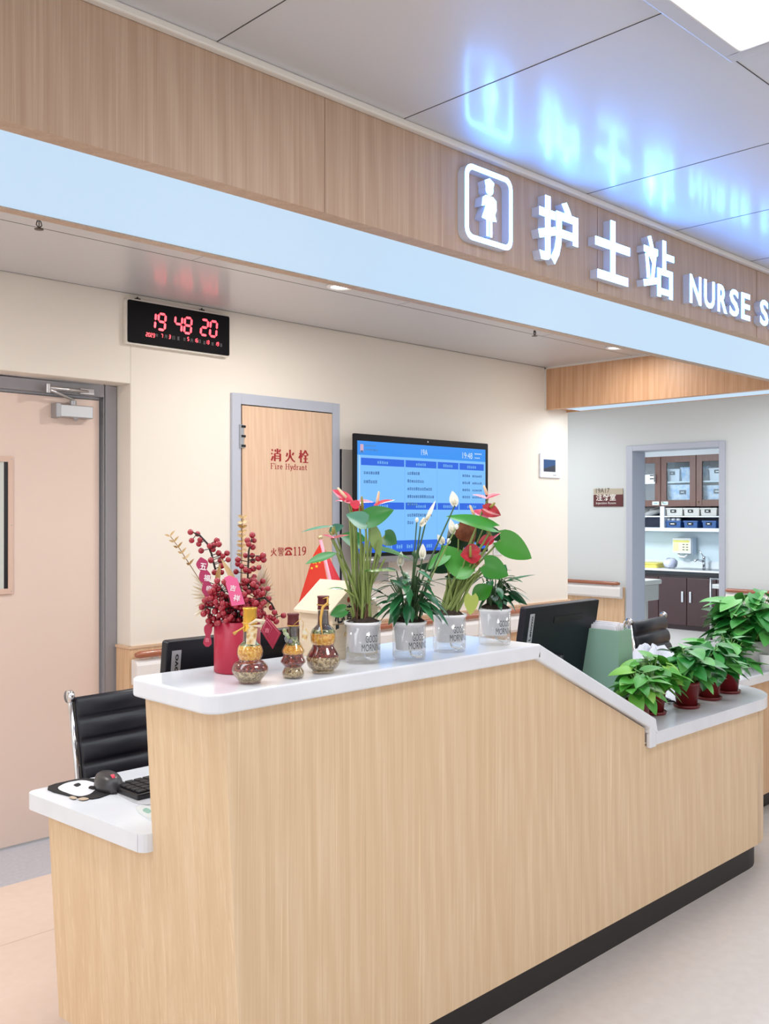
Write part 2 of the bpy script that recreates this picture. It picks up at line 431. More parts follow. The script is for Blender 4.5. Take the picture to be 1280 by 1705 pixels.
for z in (z0 + 0.012, (z0 + z1) / 2, z1 - 0.012): mb.box(x1 - 0.010, x1 - 0.006, 4.229, 4.23, z - 0.002, z + 0.002, 1)
wf = obj('window_frame', mb, [mat('window_frame_paint', (214, 184, 168), 0.4), M_GREY], leaf_o, bevel=0.003)
mb = MB(); mb.box(x0 + .03, x1 - .022, 4.236, 4.2375, z0 + .025, z1 - .025, 1); mb.box(x0 + .03, x1 - .040, 4.2355, 4.236, z0 + .025, z1 - .025, 0)
obj('glass_pane', mb, [mat('door_glass', (196, 202, 196), 0.08), M_BLACK], leaf_o)
mb = MB(); mb.box(2.012, 2.192, 4.188, 4.236, 1.945, 2.003, 0); mb.box(2.005, 2.03, 4.182, 4.238, 1.94, 2.008, 1); mb.lathe([(0.016, -0.014), (0.016, 0.014)], (2.10, 4.21, 2.012), 12, 1); mb.ball((2.11, 4.205, 1.945), 0.014, 10, 6, 1)
cl = obj('door_closer', mb, [M_STEEL, mat('closer_end', (170, 170, 174), 0.35, 0.6)], leaf_o, bevel=0.004); cl['label'] = 'silver door closer'
mb = MB(); mb.tube([(2.10, 4.20, 2.028), (1.955, 4.16, 2.062)], 0.007); mb.tube([(1.955, 4.16, 2.068), (2.17, 4.20, 2.072)], [0.011, 0.008]); mb.lathe([(0.012, -0.02), (0.012, 0.02)], (1.955, 4.16, 2.065), 12); mb.box(2.13, 2.20, 4.195, 4.215, 2.058, 2.086)
obj('closer_arm', mb, M_STEEL, cl, bevel=0.002)
# open doorway to the injection room
mb = MB(); mb.box(XI - 0.02, XI + 0.21, 4.81, 4.876, 0, 2.136); mb.box(XI - 0.02, XI + 0.21, 3.90, 3.955, 0, 2.136); mb.box(XI - 0.02, XI + 0.21, 3.955, 4.81, 2.085, 2.136)
tag(obj('door_2', mb, M_GREYB, bevel=0.004), 'pale grey frame of the open injection room doorway', 'door frame', kind='structure')

# handrails
def handrail(name, label, a, b, nrm):
    a = V(a); b = V(b); nrm = V(nrm); L = (b - a).length; t = (b - a).normalized()
    r = thing(name, label, 'handrail', (a.x, a.y, 0), group='wall handrails')
    mb = MB(); c = nrm * 0.05
    mb.tube([a + c + t * .008 + V((0, 0, .836)), a + c + t * .03 + V((0, 0, .836)), b + c - t * .05 + V((0, 0, .836)), b + c - t * .02 + V((0, 0, .836))], [0.010, 0.018, 0.018, 0.010], 12)
    obj('rail', mb, mat('rail_brown', (164, 98, 70), 0.22, coat=0.4), r)
    mb = MB()
    prof = [(0.004, .69), (0.05, .695), (0.064, .715), (0.064, .785), (0.05, .808), (0.004, .812)]
    A = [a + t * .01 + nrm * q + V((0, 0, z)) for q, z in prof]; B = [b - t * .01 + nrm * q + V((0, 0, z)) for q, z in prof]
    mb.prism(A, B); obj('bumper_board', mb, mat('bumper_white', (236, 232, 230), 0.35), r, bevel=0.006)
    k = max(2, int(L / 0.9))
    for i in range(k):
        p = a + t * (0.12 + (L - 0.24) * i / (k - 1)) + nrm * 0.03
        mb = MB(); mb.box(p.x - 0.012, p.x + 0.012, p.y - 0.012, p.y + 0.012, .80, .835)
        obj('bracket', mb, M_WHITE, r)
handrail('handrail', 'short brown handrail with white bumper between pink door and hydrant cabinet', (2.312, YW - 0.012, 0), (2.885, YW - 0.012, 0), (0, -1, 0))
handrail('handrail', 'brown handrail with white bumper running under the wall screen', (3.665, YW - 0.012, 0), (5.87, YW - 0.012, 0), (0, -1, 0))
handrail('handrail', 'brown handrail with white bumper left of the open doorway', (XI - 0.012, 7.5, 0), (XI - 0.012, 4.90, 0), (-1, 0, 0))
handrail('handrail', 'brown handrail with white bumper right of the open doorway', (XI - 0.012, 3.88, 0), (XI - 0.012, 1.0, 0), (-1, 0, 0))

# ================================================================== CEILING FITTINGS
t = thing('ceiling_light', 'square lit ceiling light panel in the glossy ceiling', 'light', (1.78, 0.69, CEIL))
mb = MB()
for a in ((1.46, 1.50, .37, 1.01), (2.06, 2.10, .37, 1.01), (1.50, 2.06, .37, .41), (1.50, 2.06, .97, 1.01)): mb.box(*a, CEIL - 0.014, CEIL - 0.001)
obj('frame', mb, mat('panel_frame', (205, 205, 210), 0.4, 0.3), t, bevel=0.004)
mb = MB(); mb.box(1.50, 2.06, .41, .97, CEIL - 0.011, CEIL - 0.003); obj('diffuser', mb, M_DIFF, t)
for x, lab in ((2.93, 'small round downlight above the tall flowering plants'), (5.23, 'small round downlight beside the wood beam')):
    t = thing('downlight', lab, 'light', (x, 3.27, CEIL), group='downlights')
    mb = MB(); mb.lathe([(0.050, -0.001), (0.066, -0.001), (0.064, -0.008), (0.050, -0.010), (0.047, -0.004)], (x, 3.27, CEIL), 28); obj('ring', mb, M_WHITE, t)
    mb = MB(); mb.lathe([(0.0005, -0.006), (0.048, -0.004)], (x, 3.27, CEIL), 28); obj('lens', mb, M_DIFF, t)
for px, py, lab in ((65, 368, 'ceiling sprinkler head left of the digital clock'), (890, 551, 'ceiling sprinkler head near the wood beam')):
    p = at_z(px, py, CEIL - 0.02)
    t = thing('sprinkler_head', lab, 'sprinkler', (p.x, p.y, CEIL), group='ceiling sprinklers')
    mb = MB(); mb.lathe([(0.03, -0.001), (0.028, -0.006), (0.006, -0.008), (0.006, -0.02)], (p.x, p.y, CEIL), 16); obj('escutcheon', mb, M_STEEL, t)
    mb = MB(); mb.tube([(p.x - .006, p.y, CEIL - .02), (p.x - .010, p.y, CEIL - .034), (p.x, p.y, CEIL - .046)], 0.0022, 6); mb.tube([(p.x + .006, p.y, CEIL - .02), (p.x + .010, p.y, CEIL - .034), (p.x, p.y, CEIL - .046)], 0.0022, 6)
    mb.tube([(p.x, p.y, CEIL - .02), (p.x, p.y, CEIL - .046)], 0.002, 6); mb.lathe([(0.0005, -.047), (0.016, -.048), (0.016, -.05), (0.0005, -.05)], (p.x, p.y, CEIL), 12)
    obj('frame_arms', mb, mat('sprinkler_dark', (96, 84, 78), 0.4, 0.6), t)

# ================================================================== SIGN ON THE HEADER
YF = 1.79; YL = 1.762
def bez(p0, p1, p2, n=6): return [((1 - k / n) ** 2 * p0[0] + 2 * (1 - k / n) * k / n * p1[0] + (k / n) ** 2 * p2[0], (1 - k / n) ** 2 * p0[1] + 2 * (1 - k / n) * k / n * p1[1] + (k / n) ** 2 * p2[1]) for k in range(n + 1)]
t = thing('pictogram_sign', 'lit white square nurse pictogram on the header', 'sign', (2.15, YF, 2.38))
def ring_solid(mb, o, i, y0, y1, m=0, front=None):
    n = len(o)
    O0 = [(x, y0, z) for x, z in o]; O1 = [(x, y1, z) for x, z in o]; I0 = [(x, y0, z) for x, z in i]; I1 = [(x, y1, z) for x, z in i]
    for k in range(n):
        l = (k + 1) % n
        mb.poly([O0[k], O0[l], O1[l], O1[k]], m); mb.poly([I0[k], I0[l], I1[l], I1[k]], m)
        mb.poly([O0[k], O0[l], I0[l], I0[k]], m if front is None else front); mb.poly([O1[k], O1[l], I1[l], I1[k]], m)
X0, X1, Z0, Z1 = 2.045, 2.258, 2.272, 2.486
mb = MB(); ring_solid(mb, rrect(X0, X1, Z0, Z1, .032), rrect(X0 + .015, X1 - .015, Z0 + .015, Z1 - .015, .02), YL, YF - 0.0005, 0)
fr = obj('frame', mb, M_LSIDE, t)
mb = MB(); o_ = rrect(X0, X1, Z0, Z1, .032); i_ = rrect(X0 + .015, X1 - .015, Z0 + .015, Z1 - .015, .02)
for k in range(len(o_)):
    l = (k + 1) % len(o_)
    mb.poly([(o_[k][0], YL - .001, o_[k][1]), (o_[l][0], YL - .001, o_[l][1]), (i_[l][0], YL - .001, i_[l][1]), (i_[k][0], YL - .001, i_[k][1])])
obj('lit_face', mb, M_LETTER, fr)
cx, cz = 2.152, 2.296
head = [(cx + .017 * cos(a), cz + .136 + .017 * sin(a)) for a in [radians(q) for q in range(-200, 21, 20)]] + [(cx + .021, cz + .158), (cx, cz + .168), (cx - .021, cz + .158)]
body = [(-.012, 0), (-.012, .045), (-.033, .048), (-.017, .090), (-.030, .075), (-.038, .082), (-.028, .112), (-.014, .118), (.014, .118), (.028, .112), (.038, .088), (.024, .074), (.014, .082), (.017, .090), (.033, .048), (.012, .045), (.012, 0), (.002, 0), (.002, .044), (-.002, .044), (-.002, 0)]
body = [(-.013, 0), (-.013, .047), (-.034, .049), (-.016, .088), (-.034, .082), (-.030, .108), (-.016, .117), (.016, .117), (.030, .108), (.032, .084), (.018, .080), (.016, .088), (.032, .049), (.012, .047), (.012, 0), (.002, 0), (.002, .046), (-.003, .046), (-.003, 0)]
body = [(cx + x, cz + z) for x, z in body]
mb = MB(); mb.side(head, YL, YF - .0005); mb.side(body, YL, YF - .0005)
fg = obj('nurse_figure', mb, M_LSIDE, t)
mb = MB(); mb.poly([(x, YL - .001, z) for x, z in head]); mb.poly([(x, YL - .001, z) for x, z in body])
obj('lit_face', mb, M_LETTER, fg)
t = thing('lettering_sign', 'lit white channel letters naming the nurse station on the header', 'sign', (2.9, YF, 2.38))
def channel(ch, x, z, wd, h, bold):
    mb = MB(); mb.text(ch, (x, YF - 0.0005, z), (1, 0, 0), (0, 0, 1), wd, h, YF - YL, bold, 0, 0.0)
    s_ = obj('letter', mb, M_LSIDE, t)
    mb = MB(); mb.text(ch, (x, YL - 0.0012, z), (1, 0, 0), (0, 0, 1), wd, h, 0, bold, 0, 0.0)
    obj('lit_face', mb, M_LETTER, s_)
for ch, x in (('护', 2.385), ('士', 2.695), ('站', 2.995)): channel(ch, x, 2.275, 0.212, 0.205, 0.016 if ch == '站' else 0.026)
x = 3.325
for ch in 'NURSE STATION':
    if ch == ' ': x += 0.07; continue
    wd = {'I': 0.03, 'U': 0.084, 'N': 0.088, 'O': 0.095}.get(ch, 0.078)
    channel(ch, x, 2.288, wd, 0.107, 0.022); x += wd + 0.024

# ================================================================== NURSE COUNTER
def px_end(y, z): return 1.250 - 0.11 * (y - 1.79) + 0.056 * (1.05 - z)     # leaning end panel
YFP = 1.785; ZB = 0.108; ZT = 0.675; ZH = 1.055
t = thing('nurse_counter', 'tall light wood veneer nurse station counter with leaning end panel', 'counter', (2.6, 1.9, 0))
mb = MB()
front = [(px_end(YFP, ZB) + .0, ZB), (px_end(YFP, ZH), ZH), (2.387, ZH), (3.045, 0.738), (3.045, ZT), (3.95, ZT), (3.95, ZB)]
mb.side(front, YFP, YFP + 0.02)
a_t = arc(3.95, 2.045, 0.26, -90, 0, 10)
a_i = arc(3.95, 2.045, 0.24, -90, 0, 10)
for k in range(10):
    (xa, ya), (xb, yb) = a_t[k], a_t[k + 1]
    mb.add([(xa, ya, ZB), (xb, yb, ZB), (xb, yb, ZT), (xa, ya, ZT)], [(0, 1, 2, 3)], 0, True)
obj('front_panel', mb, M_WOOD, t)
mb = MB()
def ep(y, z, th=0.0): return V((px_end(y, z) + th, y, z))
loop = [(YFP + .001, ZB), (2.53, ZB), (2.53, ZT), (2.07, ZT), (2.07, ZH), (YFP + .001, ZH)]
mb.prism([ep(y, z) for y, z in loop], [ep(y, z, .022) for y, z in loop])
obj('end_panel', mb, M_WOOD, t)
mb = MB(); mb.side([(1.262, .722), (3.05, .722), (2.385, ZH - .01), (1.262, ZH - .01)], 2.05, 2.068)
obj('back_panel', mb, M_WOOD, t)
mb = MB(); mb.plan([(1.345, 1.816)] + arc(3.94, 2.03, 0.214, -90, 0, 8) + [(4.154, 2.06), (1.335, 2.06), (1.29, 2.48), (1.265, 2.48)], 0, ZB)
obj('toe_kick', mb, M_KICK, t)
# upper ledge of white stone: flat, slope, drop
mb = MB()
mb.plan(arc(1.245, 1.81, .045, 180, 270, 6) + [(2.405, 1.765), (2.405, 2.12)] + arc(1.235, 2.085, .035, 90, 180, 6), ZH, 1.10)
mb.side([(2.40, 1.10), (3.092, .768), (3.092, .722), (3.05, .722), (3.05, .742), (2.385, ZH)], 1.765, 2.12)
mb.side([(3.05, .722), (3.092, .722), (3.092, .668), (3.05, .668)], 1.765, 1.784)
tag(obj('countertop_ledge', mb, M_STONE, bevel=0.006, seg=3), 'raised white stone ledge that slopes down at its right end', 'countertop')
# desk-height worktop, carried round the rounded right end
mb = MB()
mb.plan([(3.092, 1.768), (3.95, 1.768)] + arc(3.95, 2.05, .282, -90, 0, 12)[1:] + [(4.232, 2.63), (1.20, 2.63)] + arc(1.20, 2.60, .03, 90, 180, 4)[1:] + [(1.209, 2.09)] + arc(1.235, 2.095, .026, 180, 270, 4) + [(3.092, 2.069)], ZT, 0.72)
tag(obj('desk_worktop', mb, M_STONE, bevel=0.006, seg=3), 'white stone desk worktop with a rounded right end', 'worktop')
# second counter on the right
t = thing('side_counter', 'lower wood counter continuing at the right edge', 'counter', (5.2, 2.3, 0))
mb = MB(); mb.box(4.26, 6.8, 2.08, 2.11, ZB, ZT); obj('front_panel', mb, wood('side_veneer', (205, 166, 128), (188, 148, 110), (218, 182, 146)), t)
mb = MB(); mb.box(4.26, 6.75, 2.15, 2.19, 0, ZB); obj('toe_kick', mb, M_KICK, t)
mb = MB(); mb.box(4.236, 6.85, 2.05, 2.30, ZT, 0.72)
tag(obj('side_worktop', mb, M_STONE, bevel=0.006, seg=3), 'white stone worktop under the big leafy plant', 'worktop')


# ================================================================== ON THE BACK WALL
def yb(px, py, dy=0.0): return at_y(px, py, YW - dy)
# fire hydrant cabinet
HX0, HX1, HZ0, HZ1 = 2.90, 3.640, 0.16, 2.122
t = thing('fire_hydrant_cabinet', 'wood veneer fire hydrant cabinet door with red lettering', 'cabinet', (3.28, YW, HZ0))
mb = MB(); f_ = 0.055
ff = .02
mb.box(HX0, HX0 + f_, YW - ff, YW, HZ0, HZ1); mb.box(HX1 - f_, HX1, YW - ff, YW, HZ0, HZ1); mb.box(HX0 + f_, HX1 - f_, YW - ff, YW, HZ1 - f_, HZ1); mb.box(HX0 + f_, HX1 - f_, YW - ff, YW, HZ0, HZ0 + f_)
mb.box(HX0 + f_, HX1 - f_, YW - .006, YW - .003, HZ0 + f_, HZ1 - f_, 1)
obj('frame', mb, [M_GREYB, M_BLACK], t, bevel=0.003)
mb = MB(); mb.box(HX0 + f_ + .006, HX1 - f_ - .006, YW - .024, YW - .006, HZ0 + f_ + .006, HZ1 - f_ - .006)
M_HYD = wood('hydrant_veneer', (220, 188, 160), (211, 176, 147), (228, 200, 174), fine=1.6)
dr = obj('door', mb, M_HYD, t, bevel=0.002)
mb = MB(); mb.box(HX0 + f_ - .014, HX0 + f_ + .012, YW - .030, YW - .02, 1.84, 1.96, 0)
for z in (1.85, 1.90, 1.95): mb.box(HX0 + f_ - .004, HX0 + f_ + .02, YW - .034, YW - .026, z - .006, z + .006, 1)
obj('hinge', mb, [M_STEEL, M_BLACK], dr)
def strokes(mb, ss, o, sc, thin=0.05, thick=0.13, y=0.0, m=0):
    """brush-style lettering: uprights thick, level strokes thin; each stroke a closed prism-free polygon"""
    for k, st in enumerate(ss):
        for a, b in zip(st[:-1], st[1:]):
            dx, dz = b[0] - a[0], b[1] - a[1]; L = math.hypot(dx, dz)
            w_ = (thin + (thick - thin) * abs(dz) / L) / 2
            nx, nz = -dz / L * w_, dx / L * w_
            P = [(a[0] + nx, a[1] + nz), (b[0] + nx, b[1] + nz), (b[0] - nx, b[1] - nz), (a[0] - nx, a[1] - nz)]
            mb.poly([(o[0] + p[0] * sc, y - 0.00004 * k, o[1] + p[1] * sc) for p in P], m)
XIAO = [[(.06, .9), (.18, .8)], [(.02, .62), (.14, .54)], [(.03, .06), (.12, .2), (.2, .4)], [(.62, .98), (.62, .62)], [(.38, .9), (.46, .74)], [(.9, .92), (.76, .72)], [(.36, .6), (.36, .02)], [(.36, .6), (.9, .6)], [(.88, .6), (.88, .04), (.78, .08)], [(.36, .42), (.88, .42)], [(.36, .24), (.88, .24)]]
HUO = [[(.24, .7), (.2, .5), (.14, .42)], [(.86, .74), (.72, .54)], [(.5, .96), (.5, .6), (.4, .3), (.24, .12), (.04, .02)], [(.5, .6), (.62, .32), (.78, .14), (.98, .04)]]
SHUAN = [[(.04, .7), (.44, .7)], [(.24, .98), (.24, .0)], [(.24, .66), (.04, .34)], [(.28, .58), (.4, .44)], [(.7, .98), (.56, .74), (.4, .58)], [(.7, .94), (.82, .74), (.99, .6)], [(.52, .56), (.9, .56)], [(.5, .32), (.92, .32)], [(.7, .56), (.7, .04)], [(.42, .03), (.99, .03)]]
JING = [[(.04, .9), (.5, .9)], [(.18, .98), (.18, .84)], [(.36, .98), (.36, .84)], [(.12, .8), (.1, .6)], [(.12, .78), (.48, .78), (.46, .56)], [(.18, .7), (.34, .7), (.34, .6), (.18, .6), (.18, .7)], [(.66, .98), (.54, .76)], [(.6, .86), (.96, .86)], [(.86, .84), (.74, .66), (.52, .56)], [(.66, .76), (.96, .56)], [(.04, .48), (.96, .48)], [(.5, .54), (.5, .48)], [(.22, .38), (.78, .38)], [(.22, .28), (.78, .28)], [(.24, .18), (.24, .0)], [(.24, .18), (.76, .18), (.76, .0)], [(.24, .02), (.76, .02)]]
YT = YW - .0245
mb = MB()
p = yb(450, 768, .024); hc = 0.072
for k, ch in enumerate((XIAO, HUO, SHUAN)): strokes(mb, ch, (p.x + 0.004 + k * 0.094, p.z), hc * 0.98, 0.07, 0.17, YT)
def serif_text(mb, s_, o, h, wd, y):
    G = {'F': ([[(.2, 0), (.2, 1)], [(.05, .98), (.75, .98)], [(.75, .98), (.75, .78)], [(.2, .52), (.55, .52)], [(.05, .02), (.4, .02)]], .8),
         'i': ([[(.25, .02), (.25, .62)], [(.05, .62), (.25, .62)], [(.05, .02), (.45, .02)], [(.25, .82), (.25, .95)]], .5),
         'r': ([[(.2, .02), (.2, .64)], [(.02, .63), (.2, .63)], [(.2, .46), (.34, .62), (.5, .6)], [(.04, .02), (.4, .02)]], .55),
         'e': ([[(.1, .36), (.5, .36)], [(.5, .36), (.46, .58), (.3, .66), (.13, .56), (.08, .32), (.14, .1), (.3, .01), (.5, .1)]], .6),
         'H': ([[(.18, 0), (.18, 1)], [(.72, 0), (.72, 1)], [(.18, .5), (.72, .5)], [(.02, .98), (.34, .98)], [(.56, .98), (.88, .98)], [(.02, .02), (.34, .02)], [(.56, .02), (.88, .02)]], .95),
         'y': ([[(.12, .62), (.3, .1)], [(.52, .62), (.28, -.02), (.16, -.26), (.04, -.24)], [(0, .63), (.24, .63)], [(.38, .63), (.6, .63)]], .62),
         'd': ([[(.46, .02), (.46, .98)], [(.3, .97), (.46, .97)], [(.46, .58), (.26, .66), (.1, .5), (.08, .2), (.2, .02), (.46, .12)], [(.46, .02), (.58, .02)]], .66),
         'a': ([[(.1, .54), (.26, .66), (.42, .56), (.42, .02)], [(.42, .38), (.16, .32), (.08, .14), (.2, .02), (.42, .14)], [(.42, .02), (.54, .02)]], .6),
         'n': ([[(.16, .02), (.16, .64)], [(.02, .63), (.16, .63)], [(.16, .52), (.36, .66), (.48, .54), (.48, .02)], [(.04, .02), (.3, .02)], [(.36, .02), (.6, .02)]], .68),
         't': ([[(.2, .92), (.2, .1), (.3, .01), (.42, .08)], [(.04, .63), (.4, .63)]], .46), ' ': ([], .5),
         '1': ([[(.25, .02), (.25, .98)], [(.08, .86), (.25, .98)], [(.06, .02), (.44, .02)]], .58),
         '9': ([[(.46, .74), (.42, .94), (.26, .99), (.1, .9), (.06, .66), (.12, .46), (.28, .4), (.46, .56)], [(.46, .8), (.46, .4), (.34, .12), (.1, .01)]], .6)}
    tot = sum(G[c][1] for c in s_); x = o[0]; sx = wd / (tot * h)
    for c in s_:
        ss, a = G[c]
        strokes(mb, [[(q[0] * sx, q[1]) for q in st] for st in ss], (x, o[1]), h, .08, .165, y); x += a * h * sx
obj('lettering', mb, M_RED, dr); mb = MB()
p = yb(450, 780.5, .024); q = yb(511, 783, .024); W_ = q.x - p.x; serif_text(mb, 'Fire', (p.x, p.z), .030, W_ * .33, YT); obj('lettering', mb, M_RED, dr); mb = MB(); serif_text(mb, 'Hydrant', (p.x + W_ * .40, p.z), .030, W_ * .60, YT)
obj('lettering', mb, M_RED, dr); mb = MB()
p = yb(450, 926, .024)
strokes(mb, HUO, (p.x, p.z), .044, .075, .15, YT); strokes(mb, JING, (p.x + .048, p.z), .046, .055, .095, YT)
obj('lettering', mb, M_RED, dr); mb = MB(); q = yb(488, 925, .024); serif_text(mb, '119', (q.x, q.z), .046, .094, YT)
obj('lettering', mb, M_RED, dr); mb = MB(); q = yb(474, 925, .024); c = (q.x, q.z)                          # telephone symbol
mb.poly([(c[0] + x * .05, YT, c[1] + z * .044) for x, z in ((.02, .0), (.02, .14), (.24, .5), (.38, .62), (.38, .7), (.44, .7), (.44, .6), (.58, .6), (.58, .7), (.64, .7), (.64, .62), (.78, .5), (1.0, .14), (1.0, .0))])
mb.poly([(c[0] + x * .05, YT, c[1] + z * .044) for x, z in ((-.02, .62), (-.02, .78), (.1, .92), (.3, 1.0), (.72, 1.0), (.92, .92), (1.04, .78), (1.04, .62), (.78, .62), (.78, .76), (.24, .76), (.24, .62))])
mb.poly([(c[0] + (.51 + .15 * cos(a)) * .05, YT - .0004, c[1] + (.3 + .15 * sin(a)) * .044) for a in [2 * pi * k / 12 for k in range(12)]], 1)
obj('telephone_symbol', mb, [M_RED, M_HYD], dr)

# digital wall clock
t = thing('digital_clock', 'black digital wall clock with red glowing digits', 'clock', (2.58, YW, 2.30))
CX0, CX1, CZ0, CZ1 = 2.29, 2.877, 2.297, 2.513
mb = MB(); mb.prism([(x, YW - .001, z) for x, z in rrect(CX0, CX1, CZ0, CZ1, .012)], [(x, YW - .028, z) for x, z in rrect(CX0, CX1, CZ0, CZ1, .012)])
obj('housing', mb, mat('clock_housing', (222, 216, 206), 0.4), t)
mb = MB(); mb.prism([(x, YW - .026, z) for x, z in rrect(CX0 + .008, CX1 - .004, CZ0 + .008, CZ1 - .008, .008)], [(x, YW - .033, z) for x, z in rrect(CX0 + .008, CX1 - .004, CZ0 + .008, CZ1 - .008, .008)])
ds = obj('display', mb, mat('clock_glass', (10, 9, 14), 0.6, 0, 0.15), t)
M_LED = mat('led_red', (255, 80, 90), 0.4, emit=(255, 70, 84), es=3.0)
M_LEDD = mat('led_label', (120, 120, 124), 0.5)
SEG = {'0': 'abcdef', '1': 'bc', '2': 'abdeg', '3': 'abcdg', '4': 'bcfg', '5': 'acdfg', '6': 'acdefg', '7': 'abc', '8': 'abcdefg', '9': 'abcdfg'}
def seg7(mb, s_, x, z, h, y, adv=None, m=0, thk=.15):
    wd = h * .50; th = h * thk; sl = .09
    R = {'a': ((.1, 1), (.9, 1)), 'd': ((.1, 0), (.9, 0)), 'g': ((.1, .5), (.9, .5)), 'b': ((1, .95), (1, .55)), 'c': ((1, .45), (1, .05)), 'f': ((0, .95), (0, .55)), 'e': ((0, .45), (0, .05))}
    for ch in s_:
        for k in SEG[ch]:
            (ax, az), (bx, bz) = R[k]
            a = V((x + ax * wd + az * h * sl, z + az * h)); b = V((x + bx * wd + bz * h * sl, z + bz * h)); d_ = (b - a).normalized(); n_ = V((-d_.y, d_.x)) * th / 2
            P = [a - d_ * th * .1, a + d_ * th * .4 + n_, b - d_ * th * .4 + n_, b + d_ * th * .1, b - d_ * th * .4 - n_, a + d_ * th * .4 - n_]
            mb.poly([(q.x, y, q.y) for q in P], m)
        x += adv or wd * 1.6
YD = YW - .0336
mb = MB()
for s_, a, b in (('19', 246, 545.5), ('48', 290.5, 551.5), ('20', 334, 557)):
    p = at_y(a, b, YD)
    for k, ch in enumerate(s_):
        mb = MB(); seg7(mb, ch, p.x + k * .054, p.z, .076, YD); obj('time_digit', mb, M_LED, ds)
mb = MB()
for s_, a, b in (('2023', 243, 559.5), ('7', 268, 562), ('3', 281, 563.5), ('5', 312, 567), ('16', 323, 569), ('13', 342, 572), ('19', 358, 575)):
    p = at_y(a, b, YD); mb = MB(); seg7(mb, s_, p.x, p.z, .017, YD, .0125, thk=.2); obj('date_number', mb, M_LED, ds)
for s_, a, b in (('年', 259, 561), ('月', 274, 563), ('日', 287, 565), ('星', 295, 566), ('农', 305, 567.5), ('月', 317, 569.5), ('日', 330, 571), ('温', 338, 573), ('度', 352, 575), ('湿', 366, 577)):
    p = at_y(a, b, YD); mb = MB(); mb.text(s_, (p.x, YD, p.z), (1, 0, 0), (0, 0, 1), .014, .017, 0, 0, 0, 0); obj('date_character', mb, M_LEDD, ds)
for k, x in enumerate((2.36, 2.72)):
    mb = MB(); mb.tube([(x, YW - .012, CZ1 - .004), (x, YW - .012, CEIL - .012)], .004, 6); mb.box(x - .012, x + .012, YW - .02, YW - .004, CZ1 + .001, CZ1 + .008)
    obj('hanging_hook', mb, M_BLACK, t)

# grey wall box and the wall display
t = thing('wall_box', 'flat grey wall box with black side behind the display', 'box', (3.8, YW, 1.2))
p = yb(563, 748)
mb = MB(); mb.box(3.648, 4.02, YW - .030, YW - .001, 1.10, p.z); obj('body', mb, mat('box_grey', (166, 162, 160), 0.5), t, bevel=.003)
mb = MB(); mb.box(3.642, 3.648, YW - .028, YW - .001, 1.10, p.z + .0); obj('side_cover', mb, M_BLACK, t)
t = thing('display_screen', 'large black framed wall screen showing blue ward information', 'screen', (4.27, 3.95, 1.3))
SY = 3.965; a0 = at_y(588.5, 722.5, SY); a1 = at_y(812.5, 737.5, SY); a2 = at_y(597, 931.5, SY)
SX0, SX1, SZ1, SZ0 = a0.x, a1.x, (a0.z + a1.z) / 2, a2.z + .012
mb = MB(); mb.prism([(x, SY + .012, z) for x, z in rrect(SX0, SX1, SZ0, SZ1, .008)], [(x, SY, z) for x, z in rrect(SX0, SX1, SZ0, SZ1, .008)])
bz = obj('bezel', mb, mat('bezel_black', (9, 9, 16), 0.4, 0, .25), t, bevel=.003)
mb = MB(); mb.box(SX0 + .16, SX1 - .16, SY + .012, SY + .05, SZ0 + .06, SZ1 - .10); obj('rear_housing', mb, M_KICK, t)
mb = MB(); mb.box((SX0 + SX1) / 2 - .2, (SX0 + SX1) / 2 + .2, SY + .05, YW - .0005, SZ0 + .2, SZ1 - .2); obj('wall_bracket', mb, M_KICK, t)
mb = MB(); mb.box(SX0 + .02, SX1 - .02, SY + .002, SY + .011, SZ0 - .035, SZ0, 0); mb.box(SX0 + .05, SX0 + .18, SY + .001, SY + .002, SZ0 - .022, SZ0 - .012, 1); obj('speaker_bar', mb, [mat('bar_silver', (150, 150, 154), 0.35, 0.5), M_WHITE], t, bevel=.003)
mb = MB(); mb.disc((0, 0, 0), .005, 12); mb.v = [V(((SX0 + SX1) / 2 + .02 + q.x, SY - .0006, SZ1 - .018 + q.y)) for q in mb.v]; obj('camera_dot', mb, mat('lens_glint', (220, 225, 240), .1), bz)
def em(n, c, e=1.0): return mat(n, (20, 24, 30), .25, emit=c, es=e)
E1 = em('screen_header', (40, 142, 240)); E2 = em('screen_cell', (122, 190, 252)); E3 = em('screen_bar', (22, 96, 222)); E4 = em('screen_text', (62, 112, 170)); E5 = em('screen_white', (205, 228, 252)); E6 = em('screen_line', (96, 160, 228)); E7 = em('screen_logo', (210, 170, 190))
mb = MB(); bx = .028; X0, X1, Z0, Z1 = SX0 + bx, SX1 - bx, SZ0 + .022, SZ1 - .040
y = SY - .0008
def R_(x0, x1, z0, z1, m, k=0):
    W = X1 - X0; H = Z1 - Z0
    mb.poly([(X0 + x0 * W, y - .0002 * k, Z0 + z0 * H), (X0 + x1 * W, y - .0002 * k, Z0 + z0 * H), (X0 + x1 * W, y - .0002 * k, Z0 + z1 * H), (X0 + x0 * W, y - .0002 * k, Z0 + z1 * H)], m)
def T_(s_, x, z, h, m, k=2, wd=None):
    W = X1 - X0; H = Z1 - Z0
    mb.text(s_, (X0 + x * W, y - .0002 * k, Z0 + z * H), (1, 0, 0), (0, 0, 1), wd * W if wd else None, h * H, 0, 0, m, 0)
def G_(x, z, n, m, h=.03, k=2, wd=.016):
    """a blurred, unreadable line of writing"""
    for i in range(n):
        a = x + i * wd
        R_(a, a + wd * .72, z, z + h * random.uniform(.75, 1), m, k)
        if random.random() < .6: R_(a + wd * .2, a + wd * .5, z + h * .3, z + h * .55, 1, k + 1)
R_(0, 1, 0, 1, 1); R_(0, 1, .875, 1, 0, 1); R_(0, 1, 0, .105, 2, 1)
cols = [(.025, .335), (.345, .585), (.595, .765), (.775, .985)]
